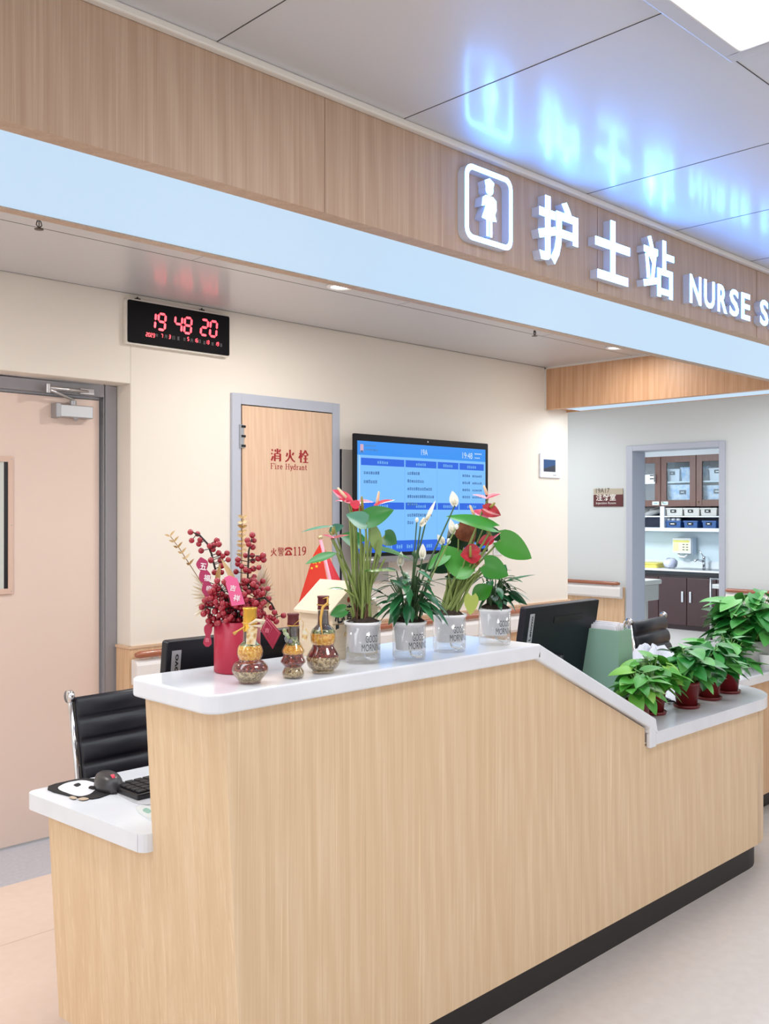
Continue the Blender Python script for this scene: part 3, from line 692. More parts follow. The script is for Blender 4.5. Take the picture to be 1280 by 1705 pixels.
for zt in (.79, .395):
    for x0, x1 in cols: R_(x0, x1, zt - .005, zt + .06, 2, 1); G_((x0 + x1) / 2 - .04, zt + .012, 5, 5, .03)
for x in (.34, .59, .77): R_(x - .001, x + .001, .12, .86, 5, 1)
R_(.014, .018, .11, .87, 4, 1)
G_(.045, .705, 7, 3); G_(.045, .625, 6, 3)
for i, n in enumerate((6, 8, 12, 13, 5)): G_(.36, .715 - i * .072, n, 3)
for i in range(4): G_(.80, .715 - i * .07, 4, 3, .026, wd=.017); G_(.885, .715 - i * .07, 5, 3, .022, wd=.017)
G_(.36, .325, 12, 3); G_(.36, .255, 3, 3)
for i in range(12): G_(.05 + i * .076, .03, 3, 5, .04)
R_(.02, .042, .90, .97, 6, 2); R_(.022, .040, .895, .915, 3, 3); G_(.05, .955, 5, 3, .012); G_(.05, .918, 6, 3, .012)
T_('19A', .465, .905, .055, 4, wd=.05); T_('19:48', .80, .897, .06, 4, wd=.085); G_(.905, .945, 4, 4, .012); G_(.905, .905, 3, 4, .012)
obj('screen', mb, [E1, E2, E3, E4, E5, E6, E7], bz)
# thermostat and socket
p0 = yb(897, 796); p1 = yb(931, 756)
t = thing('wall_controller', 'small white wall controller with dark blue screen near the corner', 'controller', (p0.x, YW, p0.z))
mb = MB(); mb.box(p0.x, p1.x, YW - .014, YW - .0005, p0.z + .004, p1.z - .003); obj('plate', mb, mat('plate_white', (226, 230, 240), .35), t, bevel=.004)
q0 = yb(905, 785, .014); q1 = yb(924.5, 766, .014)
mb = MB(); mb.box(q0.x, q1.x, YW - .0150, YW - .0140, q0.z, q1.z, 0)
mb.poly([(q0.x, YW - .0152, q0.z + .02), (q1.x, YW - .0152, q0.z + .05), (q1.x, YW - .0152, q1.z), (q0.x, YW - .0152, q1.z)], 1)
obj('screen', mb, [mat('lcd_grey', (58, 62, 74), .2), em('lcd_blue', (58, 104, 168), .7)], t)
mb = MB(); q = yb(921, 792, .0145); mb.box(q.x, q.x + .035, YW - .0144, YW - .0140, q.z, q.z + .006); obj('marking', mb, mat('print_grey', (150, 150, 156), .5), t)
p = yb(828, 912)
t = thing('wall_socket', 'white wall socket with a dark plug beside the big screen', 'socket', (p.x, YW, p.z))
mb = MB(); mb.box(p.x - .05, p.x + .05, YW - .010, YW - .0005, p.z - .05, p.z + .05); obj('plate', mb, M_WHITE, t, bevel=.004)
mb = MB(); mb.box(p.x - .022, p.x + .022, YW - .045, YW - .010, p.z - .008, p.z + .045); obj('plug', mb, mat('plug_dark', (60, 62, 64), .5), t, bevel=.006)

# room sign beside the doorway
p0 = at_x(988, 844, XI - .01); p1 = at_x(1036.5, 813, XI - .01)
t = thing('room_sign', 'maroon and beige room sign left of the open doorway', 'sign', (XI, p0.y, p0.z))
YA, YB_ = p0.y, p1.y; z0, z1 = p0.z + .003, p1.z
zs = z0 + (z1 - z0) * .66
mb = MB(); mb.box(XI - .012, XI - .0005, YB_, YA, z0, zs); lo = obj('name_plate', mb, mat('sign_maroon', (92, 34, 38), .35), t, bevel=.002)
mb = MB(); mb.box(XI - .012, XI - .0005, YB_, YA, zs, z1); up_ = obj('number_plate', mb, mat('sign_beige', (190, 178, 160), .35), t, bevel=.002)
mb = MB(); mb.text('19A17', (XI - .0125, YA - .03, zs + .018), (0, -1, 0), (0, 0, 1), .15, .045, 0, 0, 0, 0); obj('lettering', mb, mat('print_dark', (60, 52, 48), .5), up_)
mb = MB(); mb.text('注射室', (XI - .0125, YA - .03, z0 + .055), (0, -1, 0), (0, 0, 1), .22, .065, 0, .02, 0, 0); mb.text('Injection Room', (XI - .0125, YA - .03, z0 + .016), (0, -1, 0), (0, 0, 1), .22, .028, 0, 0, 0, 0); obj('lettering', mb, mat('print_white', (240, 236, 230), .5), lo)

# ================================================================== INJECTION ROOM
XB = 11.38; XU = 11.62
M_DKB = mat('cabinet_dark_brown', (60, 34, 36), .35); M_MID = noise_mat('cabinet_brown', [(.3, (100, 66, 56)), (.7, (116, 78, 66))], (12, 12, 1), 6, 3, .4)
# base cabinet with two doors, and neighbours
zt = 0.70
def ybx(px, X): return at_x(px, 900, X).y
y_c = ybx(1143, XB); w_d = 0.40
t = thing('base_cabinet', 'dark brown base cabinet under the sink', 'cabinet', (XB + .3, y_c, 0))
mb = MB(); mb.box(XB + .02, 11.98, 4.6, 7.3, .06, zt); mb.box(XB + .06, 11.98, 4.6, 7.3, 0, .06); obj('body', mb, M_DKB, t)
for k in range(-2, 3):
    ya = y_c + k * w_d; 
    mb = MB(); mb.box(XB, XB + .02, ya - w_d + .004, ya - .004, .065, zt - .03); dd = obj('door', mb, M_DKB, t, bevel=.003)
    yh = (ya - w_d + .055) if k % 2 else (ya - .055)
    if k in (0, 1):
        yh = ya - .055 if k == 0 else ya - w_d + .055
        mb = MB(); mb.box(XB - .018, XB, yh - .014, yh + .014, .36, .50); hn = obj('handle', mb, mat('handle_silver', (205, 207, 212), .3, .4), dd, bevel=.006); hn['label'] = 'silver handle'
mb = MB(); mb.box(XB - .02, 11.998, 4.6, 7.3, zt + .004, zt + .055, 0); mb.box(XB - .021, 11.998, 4.6, 7.3, zt + .055, zt + .075, 1)
mb.box(11.975, 11.998, 4.6, 7.3, zt + .075, zt + .16, 1)
zw = zt + .075
ys0, ys1 = ybx(1200, 11.6), ybx(1127, 11.6)
mb.box(11.5, 11.85, ys0, ys1, zw - .001, zw + .002, 2)
tag(obj('sink_worktop', mb, [M_BLACK, mat('worktop_white', (232, 236, 240), .3), mat('sink_dark', (40, 44, 50), .2, .6)]), 'white worktop with dark edge and sink in the injection room', 'worktop')
# upper cabinet with glazed doors
zl, zh = 1.594, 2.26
t = thing('upper_cabinet', 'brown upper cabinet with glass doors full of boxes', 'cabinet', (XU + .18, 6.1, zl))
mb = MB()
mb.box(11.97, 11.98, 4.5, 7.6, zl, zh); mb.box(XU + .02, 11.97, 4.5, 7.6, zl, zl + .02); mb.box(XU + .02, 11.97, 4.5, 7.6, zh - .02, zh); mb.box(XU + .03, 11.97, 4.5, 7.6, 1.905, 1.925, 1)
for y in (7.6, 6.575, 6.07, 5.565, 5.06): mb.box(XU + .02, 11.97, y - .01, y + .01, zl, zh)
obj('carcass', mb, [M_MID, mat('shelf_white', (226, 232, 238), .4)], t)
mb = MB(); mb.box(XU + .0, 11.98, 4.5, 7.6, zh, 2.42); obj('top_filler', mb, mat('filler_grey', (206, 208, 212), .4), t)
M_CG = glassmat('cabinet_glass', (244, 248, 251), .12)
for k, (ya, yc) in enumerate(((6.575, 7.08), (6.07, 6.575), (5.565, 6.07), (5.06, 5.565))):
    mb = MB(); e = .004; fr_ = .085
    mb.box(XU, XU + .02, ya + e, ya + fr_, zl, zh); mb.box(XU, XU + .02, yc - fr_, yc - e, zl, zh); mb.box(XU, XU + .02, ya + fr_, yc - fr_, zl, zl + fr_); mb.box(XU, XU + .02, ya + fr_, yc - fr_, zh - fr_, zh)
    dd = obj('door', mb, M_MID, t, bevel=.002)
    mb = MB(); mb.box(XU + .008, XU + .012, ya + fr_, yc - fr_, zl + fr_, zh - fr_); obj('glass_pane', mb, M_CG, dd)
    mb = MB(); mb.lathe([(.0005, 0), (.01, .004), (.008, .016), (.0005, .02)], (0, 0, 0), 10); mb.v = [V((XU - q.z, yc - .035 + q.x, zl + .055 + q.y)) for q in mb.v]; obj('knob', mb, mat('knob_brass', (200, 180, 130), .3, .8), dd)
# boxes behind the glass
M_BOX = mat('tub_white', (238, 242, 248), .4); M_BOXB = noise_mat('tub_blue_white', [(.35, (150, 190, 230)), (.6, (226, 236, 248))], (1, 1, 1), 14, 3, .4); M_TAG = mat('tag_black', (22, 20, 24), .5)
def tub(lab, px0, px1, py0, py1, X, dep, m, grp, tagpx=None):
    a = at_x(px0, py1, X); b = at_x(px1, py0, X); a.z = min((1.9255, 1.6145, 1.4685, 1.3105), key=lambda q: abs(q - a.z))
    t = thing('storage_box', lab, 'box', (X, a.y, a.z), group=grp)
    ya, yc = b.y, a.y; z0, z1 = a.z, b.z; s_ = .06 * (z1 - z0)
    mb = MB(); mb.prism([(X + s_, ya + s_, z0), (X + s_, yc - s_, z0), (X + dep, yc - s_, z0), (X + dep, ya + s_, z0)], [(X, ya, z1), (X, yc, z1), (X + dep, yc, z1), (X + dep, ya, z1)]); obj('tub', mb, m, t, bevel=.006)
    mb = MB(); mb.box(X - .006, X + dep, ya - .006, yc + .006, z1 - .018, z1 + .004); obj('rim', mb, m, t, bevel=.004)
    if tagpx:
        c0 = at_x(tagpx[0], tagpx[3], X - .004); c1 = at_x(tagpx[1], tagpx[2], X - .004)
        mb = MB(); mb.box(X - .008, X + .012, c1.y, c0.y, c0.z, c1.z, 0); mb.box(X - .0085, X - .008, c1.y + .02, c0.y - .02, (c0.z + c1.z) / 2 - .006, (c0.z + c1.z) / 2 + .006, 1); obj('name_tag', mb, [M_TAG, M_WHITE], t)
    return t
GB = 'boxes behind the cabinet glass'
tub('white lidded box on the upper shelf of the middle glass door', 1111, 1131, 781, 802, 11.70, .22, M_BOX, GB, (1115, 1123, 785, 791))
tub('clear pale box beside the white lidded box behind glass', 1133, 1149, 778, 802, 11.72, .2, M_BOXB, GB)
tub('blue and white box on the lower shelf of the middle glass door', 1112, 1150, 807, 832, 11.70, .22, M_BOXB, GB, (1131, 1141, 816, 823))
tub('white box on the upper shelf of the right glass door', 1180, 1206, 779, 803, 11.70, .22, M_BOX, GB, (1189, 1199, 782, 788))
tub('clear pale box on the left of the right glass door', 1168, 1178, 776, 803, 11.72, .2, M_BOXB, GB)
tub('pale box on the lower shelf of the right glass door', 1171, 1208, 808, 832, 11.70, .22, M_BOXB, GB, (1188, 1199, 814, 822))
# paper boxes hanging on the left glass door
a = at_x(1073, 806, XU - .03); b = at_x(1090, 790, XU - .03)
t = thing('door_pocket', 'white paper pocket fixed on the left glass cabinet door', 'pocket', (XU, a.y, a.z))
mb = MB(); mb.box(XU - .03, XU - .0005, b.y, a.y, a.z, b.z); obj('pocket', mb, M_WHITE, t, bevel=.004)
mb = MB(); mb.box(XU - .055, XU - .031, b.y - .0, a.y - .05, a.z + .03, b.z); 
for z in (.03, .075): mb.box(XU - .0556, XU - .055, b.y + .002, b.y + .06, a.z + .03 + z, a.z + .045 + z, 1)
obj('slotted_front', mb, [M_WHITE, M_KICK], t, bevel=.003)
for px, lab in ((1091, 'small pale label hanging at the left cabinet door'), (1106, 'small pale label hanging at the middle cabinet door')):
    a = at_x(px - 5.5, 841, XU - .01); b = at_x(px + 5.5, 835, XU - .01)
    t = thing('door_label', lab, 'label', (XU, a.y, a.z), group='cabinet door labels')
    mb = MB(); mb.box(XU - .006, XU - .0005, b.y, a.y, a.z, b.z, 0); mb.box(XU - .0066, XU - .006, b.y + .02, a.y - .02, a.z + .018, a.z + .028, 1); obj('card', mb, [mat('card_pale', (214, 238, 238), .5), mat('card_print', (90, 140, 150), .5)], t)
# open shelf unit under the cabinet
zc = 1.265
t = thing('open_shelf', 'white open shelf unit under the glass cabinet', 'shelf', (11.8, 6, zc))
mb = MB(); mb.box(XU, 11.98, 4.5, 7.6, zc, zc + .045); mb.box(11.96, 11.98, 4.5, 7.6, zc, zl, 1); mb.box(XU + .01, 11.96, 4.5, 7.6, 1.452, 1.468); y = ybx(1102, XU); mb.box(XU + .001, 11.96, y - .03, y + .03, zc + .045, zl); mb.box(XU, 11.96, 7.58, 7.6, zc, zl); mb.box(XU, 11.96, 4.5, 4.52, zc, zl)
obj('shelf_boards', mb, [mat('shelf_white', (226, 232, 238), .4), mat('shelf_back', (60, 62, 84), .5)], t)
M_BIN = mat('bin_beige', (206, 204, 200), .5); M_BIN2 = mat('bin_blue', (46, 86, 146), .45)
for k, (x0, x1) in enumerate(((1109, 1136), (1138, 1164), (1166, 1193))):
    tub(('beige bin on the open shelf, nearest the divider', 'beige bin in the middle of the open shelf', 'beige bin at the right of the open shelf')[k], x0, x1, 846, 857, 11.66, .25, M_BIN, 'beige bins on the open shelf', (x0 + 7, x1 - 11, 848.5, 853.5))
for k, (x0, x1) in enumerate(((1108, 1133), (1138, 1161), (1169, 1192))):
    tub(('blue bin holding white packets, nearest the divider', 'blue bin in the middle of the bottom shelf', 'blue bin at the right of the bottom shelf')[k], x0, x1, 867.5, 879.5, 11.66, .25, M_BIN2, 'blue bins on the bottom shelf', (x0 + 6, x1 - 8, 870, 874.5))
a = at_x(1110, 867.5, 11.7); b = at_x(1131, 863, 11.7)
for k in range(5):
    mb = MB(); q = (11.72 + .03 * (k % 2), a.y + (b.y - a.y) * (k + .5) / 5, a.z + .02); mb.ball(q, .032, 8, 5, sz=.7)
    tag(obj('white_packet', mb, M_WHITE, loc=q), 'white packet heaped in the first blue bin', 'packet', 'white packets in the first blue bin')
for k, (px, py, dx) in enumerate(((1077, 848, 4), (1085, 853, 5), (1092, 847, 4), (1080, 855, 4))):
    p = at_x(px, py, 11.68 + (.06 if k in (0, 2) else 0))
    mb = MB(); mb.tube([p + V((0, .09, -.03)), p + V((.02, .08, -.028)), p + V((.1, -.06, .028)), p + V((.12, -.07, .03))], [.02, .036, .036, .02], 10)
    tag(obj('bandage_roll', mb, mat('roll_grey', (172, 172, 172), .7)), ('grey roll at the top left of the open shelf', 'grey roll lying slanted in front on the open shelf', 'grey roll beside the shelf divider', 'grey roll lying lowest on the open shelf')[k], 'roll', 'grey rolls on the open shelf')
# dispenser, tap, tray, bag
a = at_x(1119.5, 921, 11.85); b = at_x(1150, 896, 11.85)
t = thing('towel_dispenser', 'white wall dispenser with a yellow notice', 'dispenser', (11.95, a.y, a.z))
mb = MB(); mb.box(11.85, 11.999, b.y, a.y, a.z, b.z, 0); mb.box(11.87, 11.99, b.y - .012, b.y, a.z - .02, b.z + .01, 1); obj('housing', mb, [M_WHITE, mat('dispenser_side', (200, 214, 230), .3)], t, bevel=.006)
mb = MB(); H = b.z - a.z; mb.box(11.849, 11.85, b.y + .02, a.y - .01, a.z + .03, b.z - .03, 0); mb.box(11.8485, 11.849, b.y + .02, a.y - .01, b.z - .06, b.z - .03, 1); mb.box(11.8485, 11.849, a.y - .09, a.y - .01, a.z + .03, b.z - .07, 2)
for i in range(3):
    for j in range(2): mb.box(11.848, 11.849, b.y + .04 + j * .05, b.y + .07 + j * .05, a.z + .045 + i * .035, a.z + .055 + i * .035, 3)
obj('notice', mb, [mat('notice_pale', (238, 236, 206), .5), mat('notice_yellow', (232, 224, 120), .5), mat('notice_orange', (240, 220, 170), .5), M_KICK], t)
mb = MB(); mb.tube([(11.90, a.y - .06, a.z - .012), (11.88, a.y - .09, a.z - .045), (11.88, a.y - .16, a.z - .05), (11.9, a.y - .2, a.z - .01)], .016, 8); obj('paper_end', mb, M_WHITE, t)
p = at_x(1172, 948, 11.88)
t = thing('sink_tap', 'chrome sink tap with a raised lever', 'tap', (p.x, p.y, zw + .002))
mb = MB(); mb.tube([(p.x, p.y, zw + .002), (p.x, p.y, zw + .12)], [.022, .018], 10); mb.tube([(p.x, p.y, zw + .09), (p.x - .1, p.y + .04, zw + .12), (p.x - .14, p.y + .06, zw + .10)], [.016, .012, .012], 8); obj('body', mb, M_CHROME, t)
mb = MB(); mb.ball((p.x, p.y, zw + .14), .026, 10, 6); mb.tube([(p.x, p.y, zw + .15), (p.x - .02, p.y + .06, zw + .24)], [.008, .006], 6); obj('lever', mb, M_CHROME, t)
a = at_z(1074, 948, zw + .001); b = at_z(1103, 948, zw + .001)
mb = MB(); ym = at_x(1088, 940, 11.7).y; yl = at_x(1103, 940, 11.7).y; L = ym - yl
mb.plan(rrect(11.55, 11.9, yl, yl + 2.6 * L, .03), zw + .001, zw + .05, 0); mb.plan(rrect(11.53, 11.92, yl - .02, yl + 2.6 * L, .03), zw + .05, zw + .062, 0)
tag(obj('yellow_tray', mb, mat('tray_yellow', (236, 220, 106), .45)), 'yellow tray on the injection room worktop', 'tray')
p = at_x(1116, 947, 11.6)
mb = MB(); random.seed(3)
prof = [(.03, 0), (.075, .01), (.09, .05), (.085, .09), (.05, .12), (.0005, .125)]
mb.lathe(prof, (p.x, p.y, zw + .002), 14); mb.v = [q + V((random.uniform(-.014, .014), random.uniform(-.014, .014), random.uniform(0, .014))) for q in mb.v]
tag(obj('plastic_bag', mb, mat('bag_clear', (214, 216, 238), .25)), 'crumpled whitish plastic bag beside the yellow tray', 'bag')
# two trolleys
p = at_x(1100.5, 968, 9.38); zt_ = at_x(1085, 969, 8.95).z
t = thing('treatment_trolley', 'off white treatment trolley just inside the doorway', 'trolley', (9.15, p.y + .3, 0))
mb = MB(); mb.box(8.95, 9.4, p.y, p.y + .66, zt_ - .05, zt_); obj('top_tray', mb, mat('trolley_white', (226, 226, 222), .4), t, bevel=.012)
mb = MB(); mb.box(8.98, 9.37, p.y + .02, p.y + .64, zt_ - .22, zt_ - .052); obj('drawer_box', mb, mat('trolley_body', (206, 206, 202), .45), t, bevel=.006)
mb = MB(); mb.tube([(8.97, p.y + .05, zt_ - .01), (8.97, p.y + .05, zt_ + .06), (8.97, p.y + .09, zt_ + .09), (8.97, p.y + .6, zt_ + .075)], .012, 8); obj('guard_rail', mb, mat('rail_beige', (198, 192, 186), .35), t)
for q in ((9.02, p.y + .17), (9.33, p.y + .17), (9.02, p.y + .58), (9.33, p.y + .58)):
    mb = MB(); mb.box(q[0] - .025, q[0] + .025, q[1] - .03, q[1] + .03, .08, zt_ - .215); lg = obj('leg', mb, mat('trolley_body', (206, 206, 202), .45), t, bevel=.006)
    mb = MB(); mb.lathe([(.0005, -.015), (.04, -.015), (.04, .015), (.0005, .015)], (0, 0, 0), 14); mb.v = [V((q[0] + v_.x, q[1] + v_.z, .04 + v_.y)) for v_ in mb.v]; obj('caster', mb, M_KICK, lg)
p = at_x(1180, 972, 10.75); y1_ = p.y; zt_ = p.z
t = thing('steel_trolley', 'stainless steel frame trolley at the right of the doorway', 'trolley', (10.95, y1_ - .25, 0))
for x in (10.76, 11.14):
    for yy in (y1_ - .02, y1_ - .5):
        mb = MB(); mb.tube([(x, yy, .06), (x, yy, zt_ + .07)], .014, 8); lg = obj('post', mb, M_STEEL, t)
        mb = MB(); mb.lathe([(.0005, -.012), (.03, -.012), (.03, .012), (.0005, .012)], (0, 0, 0), 12); mb.v = [V((x + v_.x, yy + v_.z, .031 + v_.y)) for v_ in mb.v]; obj('caster', mb, M_KICK, lg)
for k, z in enumerate((zt_ - .055, .28)):
    mb = MB(); mb.box(10.76, 11.14, y1_ - .5, y1_ - .02, z, z + .035 if k else z + .05); obj('shelf', mb, mat('steel_pale', (204, 204, 204), .35, .5), t, bevel=.004)
mb = MB(); mb.tube([(10.76, y1_ - .02, zt_ + .06), (10.76, y1_ - .5, zt_ + .06)], .011, 8); mb.tube([(11.14, y1_ - .02, zt_ + .06), (11.14, y1_ - .5, zt_ + .06)], .011, 8); obj('guard_rail', mb, M_STEEL, t)

# ================================================================== CHAIRS
M_LEATH = mat('chair_leather', (14, 16, 28), .42, 0, .5)
def chair_at(name, label, loc, rz, ztop=.92):
    t = thing(name, label, 'chair', loc, 'black office chairs behind the counter', rz)
    W = .205
    def pad(pts, nrib, th, wid, m=0):
        mb = MB(); n = len(pts); vs = []
        k = 0; dist = [0]
        for a, b in zip(pts[:-1], pts[1:]): dist.append(dist[-1] + (V(b) - V(a)).length)
        tot = dist[-1]
        def pos(s_):
            for i in range(n - 1):
                if s_ <= dist[i + 1] + 1e-9:
                    f = (s_ - dist[i]) / (dist[i + 1] - dist[i]); return V(pts[i]).lerp(V(pts[i + 1]), f), (V(pts[i + 1]) - V(pts[i])).normalized()
            return V(pts[-1]), (V(pts[-1]) - V(pts[-2])).normalized()
        N = nrib * 8
        for i in range(N + 1):
            p, tg = pos(tot * i / N); nr = V((0, -tg.z, tg.y)) * -1
            h = th * (.35 + .65 * abs(sin(pi * (i % 8) / 8)) ** .5)
            for x in (-wid, -wid * .97, wid * .97, wid):
                e = h if abs(x) < wid else h * .5
                vs.append(V((x, p.y, p.z)) + nr * e)
            for x in (wid, wid * .97, -wid * .97, -wid):
                e = h if abs(x) < wid else h * .5
                vs.append(V((x, p.y, p.z)) - nr * e)
        fs = []
        for i in range(N):
            for j in range(8): fs.append((i * 8 + j, i * 8 + (j + 1) % 8, (i + 1) * 8 + (j + 1) % 8, (i + 1) * 8 + j))
        mb.add(vs, fs, 0, True); mb.add(vs[:8], [tuple(range(8))]); mb.add(vs[-8:], [tuple(range(8))])
        return mb
    back = [(0, .20, .50), (0, .225, .60), (0, .245, .72), (0, .285, ztop)]
    obj('backrest', pad(back, 6, .024, W), M_LEATH, t, world=False)
    obj('seat', pad([(0, -.24, .452), (0, -.20, .475), (0, 0, .468), (0, .18, .462)], 5, .026, W), M_LEATH, t, world=False)
    for s_ in (-1, 1):
        mb = MB(); x = s_ * (W + .012)
        mb.tube([(x, .288, ztop + .01), (x, .247, .72), (x, .225, .58), (x, .205, .48), (x, .17, .455), (x, 0, .462), (x, -.20, .47), (x, -.25, .445)], .009, 8)
        sf = obj('side_frame', mb, M_CHROME, t, world=False)
        mb = MB(); mb.lathe([(.0005, -.008), (.02, -.008), (.02, .008), (.0005, .008)], (0, 0, 0), 14); mb.v = [V((x + q.z, .289 + q.x, ztop + .004 + q.y)) for q in mb.v]; obj('end_cap', mb, M_CHROME, sf, world=False)
        mb = MB(); mb.tube([(x, .235, .61), (x * 1.17, .17, .622), (x * 1.2, -.06, .617), (x * 1.17, -.14, .57), (x, -.17, .475)], .011, 8); ar = obj('arm', mb, M_CHROME, t, world=False)
        mb = MB(); mb.tube([(x * 1.18, .15, .635), (x * 1.2, .05, .637), (x * 1.2, -.05, .631)], [.016, .02, .016], 8); obj('arm_pad', mb, M_BLACK, ar, world=False)
    mb = MB(); mb.box(-W, W, -.02, .02, .425, .44); mb.lathe([(.028, .12), (.028, .30), (.018, .31), (.018, .425)], (0, 0, 0), 14); obj('gas_column', mb, M_KICK, t, world=False)
    for k in range(5):
        a = 2 * pi * k / 5 + .3
        mb = MB(); mb.tube([(.02 * cos(a), .02 * sin(a), .115), (.29 * cos(a), .29 * sin(a), .075)], [.026, .016], 8); fl = obj('base_leg', mb, M_CHROME, t, world=False)
        mb = MB(); mb.lathe([(.0005, -.02), (.028, -.02), (.028, .02), (.0005, .02)], (0, 0, 0), 12); mb.v = [V((.28 * cos(a) + q.x, .28 * sin(a) + q.z, .029 + q.y)) for q in mb.v]; obj('caster', mb, M_KICK, fl, world=False)
    return t
chair_at('office_chair', 'black ribbed office chair behind the desk end with the mouse', (1.655, 2.60, 0), radians(3), .915)
chair_at('office_chair', 'black ribbed office chair behind the small potted plants', (4.72, 2.45, 0), radians(6), .925)

# ================================================================== ON THE DESK
ZD = 0.7205
def monitor(label, cx, cy, ztop, wd, ht, tilt, rz, plate_rect, name_up):
    t = thing('computer_monitor', label, 'monitor', (cx, cy, ZD), 'black computer monitors', rz)
    # local frame: back faces -y (towards the corridor), screen faces +y
    zt = ztop - ZD; zb = zt - ht * cos(tilt)
    def P(x, s_, d): return V((x, -s_ * sin(tilt) + d * cos(tilt) + .0, zt - (ht - 0) * cos(tilt) + s_ * cos(tilt) + d * sin(tilt)))
    mb = MB(); L = rrect(-wd / 2, wd / 2, 0, ht, .008, 3)
    mb.prism([P(x, s_, 0) for x, s_ in L], [P(x, s_, .028) for x, s_ in L]); hs = obj('housing', mb, mat('monitor_back', (13, 15, 28), .42, 0, .35), t, world=False, bevel=.003)
    mb = MB(); mb.add([P(-wd / 2 + .01, .02, .029), P(wd / 2 - .01, .02, .029), P(wd / 2 - .01, ht - .01, .029), P(-wd / 2 + .01, ht - .01, .029)], [(0, 1, 2, 3)]); obj('screen', mb, mat('screen_off', (30, 40, 60), .1), hs, world=False)
    mb = MB(); mb.prism([P(x, s_, -.0002) for x, s_ in ((-.12 + .06, ht * .80), (.14, ht * .80), (.14, ht * .87), (-.06, ht * .87))], [P(x, s_, -.002) for x, s_ in ((-.06, ht * .80), (.14, ht * .80), (.14, ht * .87), (-.06, ht * .87))]); obj('vent_slot', mb, mat('vent_black', (6, 6, 10), .6), hs, world=False)
    x0, x1, s0, s1 = plate_rect
    mb = MB(); mb.prism([P(x, s_, -.0002) for x, s_ in ((x0, s0), (x1, s0), (x1, s1), (x0, s1))], [P(x, s_, -.002) for x, s_ in ((x0, s0), (x1, s0), (x1, s1), (x0, s1))], 0)
    mb.text('Lenovo', (0, 0, 0), (1, 0, 0), (0, 0, 1), (s1 - s0) * .84, (x1 - x0) * .5, 0, .025, 1, 0, wrap=(lambda a, b, z: P(x1 - (x1 - x0) * .28 - b, s0 + (s1 - s0) * .08 + a, -.0026)) if name_up else None)
    obj('maker_plate', mb, [mat('plate_silver', (176, 178, 184), .35, .3), M_BLACK], hs, world=False)
    mb = MB(); mb.prism([P(x, s_, -.0002) for x, s_ in ((.20, .06), (.235, .06), (.235, .075), (.20, .075))], [P(x, s_, -.0015) for x, s_ in ((.20, .06), (.235, .06), (.235, .075), (.20, .075))]); obj('sticker', mb, mat('sticker_grey', (120, 122, 136), .4), hs, world=False)
    mb = MB(); mb.tube([(0, .0, .012), (0, -.005, .12), P(0, ht * .45, .0)], [.03, .026, .024], 10); obj('stand_neck', mb, M_BLACK, t, world=False)
    mb = MB(); mb.plan(rrect(-.12, .12, -.08, .11, .03), .0005, .012); obj('stand_base', mb, M_BLACK, t, world=False, bevel=.003)
    return t
monitor('black monitor seen from behind, left behind the red vase', 1.635, 2.235, 1.163, .555, .335, radians(7), 0, (-.262, -.234, .19, .31), True)
monitor('black monitor seen from behind, between plants and green box', 3.07, 2.20, 1.155, .505, .36, radians(9), radians(2), (-.223, -.195, .225, .335), True)

# mouse pads, mouse, keyboard, packet on the left desk end
def onz(px, py, z=ZD): return at_z(px, py, z)
M_PADE = mat('pad_black', (26, 25, 28), .7); M_PANDA = mat('panda_white', (232, 232, 238), .6); M_PADG = mat('pad_grey', (196, 196, 200), .6)
def padpoly(pts, z0, z1, mb, m): mb.plan([(q.x, q.y) for q in pts], z0, z1, m)
def soft(pts, n=5):
    """round a polygon by corner cutting"""
    for _ in range(2):
        o = []
        for a, b in zip(pts, pts[1:] + pts[:1]): o += [a.lerp(b, .2), a.lerp(b, .8)]
        pts = o
    return pts
pads = [onz(62, 1313), onz(150, 1335), onz(196, 1318), onz(152, 1293)]
mb = MB(); padpoly(soft(pads), ZD, ZD + .003, mb, 0)
def patch(pts, m, k): padpoly(soft([onz(*p_, ZD + .003) for p_ in pts]), ZD + .003, ZD + .0032 + k * .0002, mb, m)
patch([(92, 1313), (130, 1327), (152, 1322), (166, 1306), (140, 1298), (110, 1303)], 1, 0)
patch([(121, 1307), (128, 1311), (136, 1307), (131, 1303)], 0, 1)
patch([(146, 1313), (158, 1316), (164, 1310), (150, 1308)], 0, 1)
patch([(113, 1327), (122, 1331), (130, 1329), (121, 1325)], 2, 0); patch([(127, 1330), (138, 1333), (150, 1330), (140, 1327)], 2, 0)
tag(obj('mouse_pad', mb, [M_PADE, M_PANDA, mat('pad_tan', (196, 176, 152), .6)]), 'black and white panda print mouse pad on the desk end', 'mouse pad')
mb = MB(); mb.plan([(q.x, q.y) for q in soft([onz(183, 1317), onz(236, 1344), onz(300, 1330), onz(235, 1304)])], ZD, ZD + .002, 0)
tag(obj('desk_mat', mb, M_PADG), 'grey desk mat with black edge under the keyboard', 'mat')
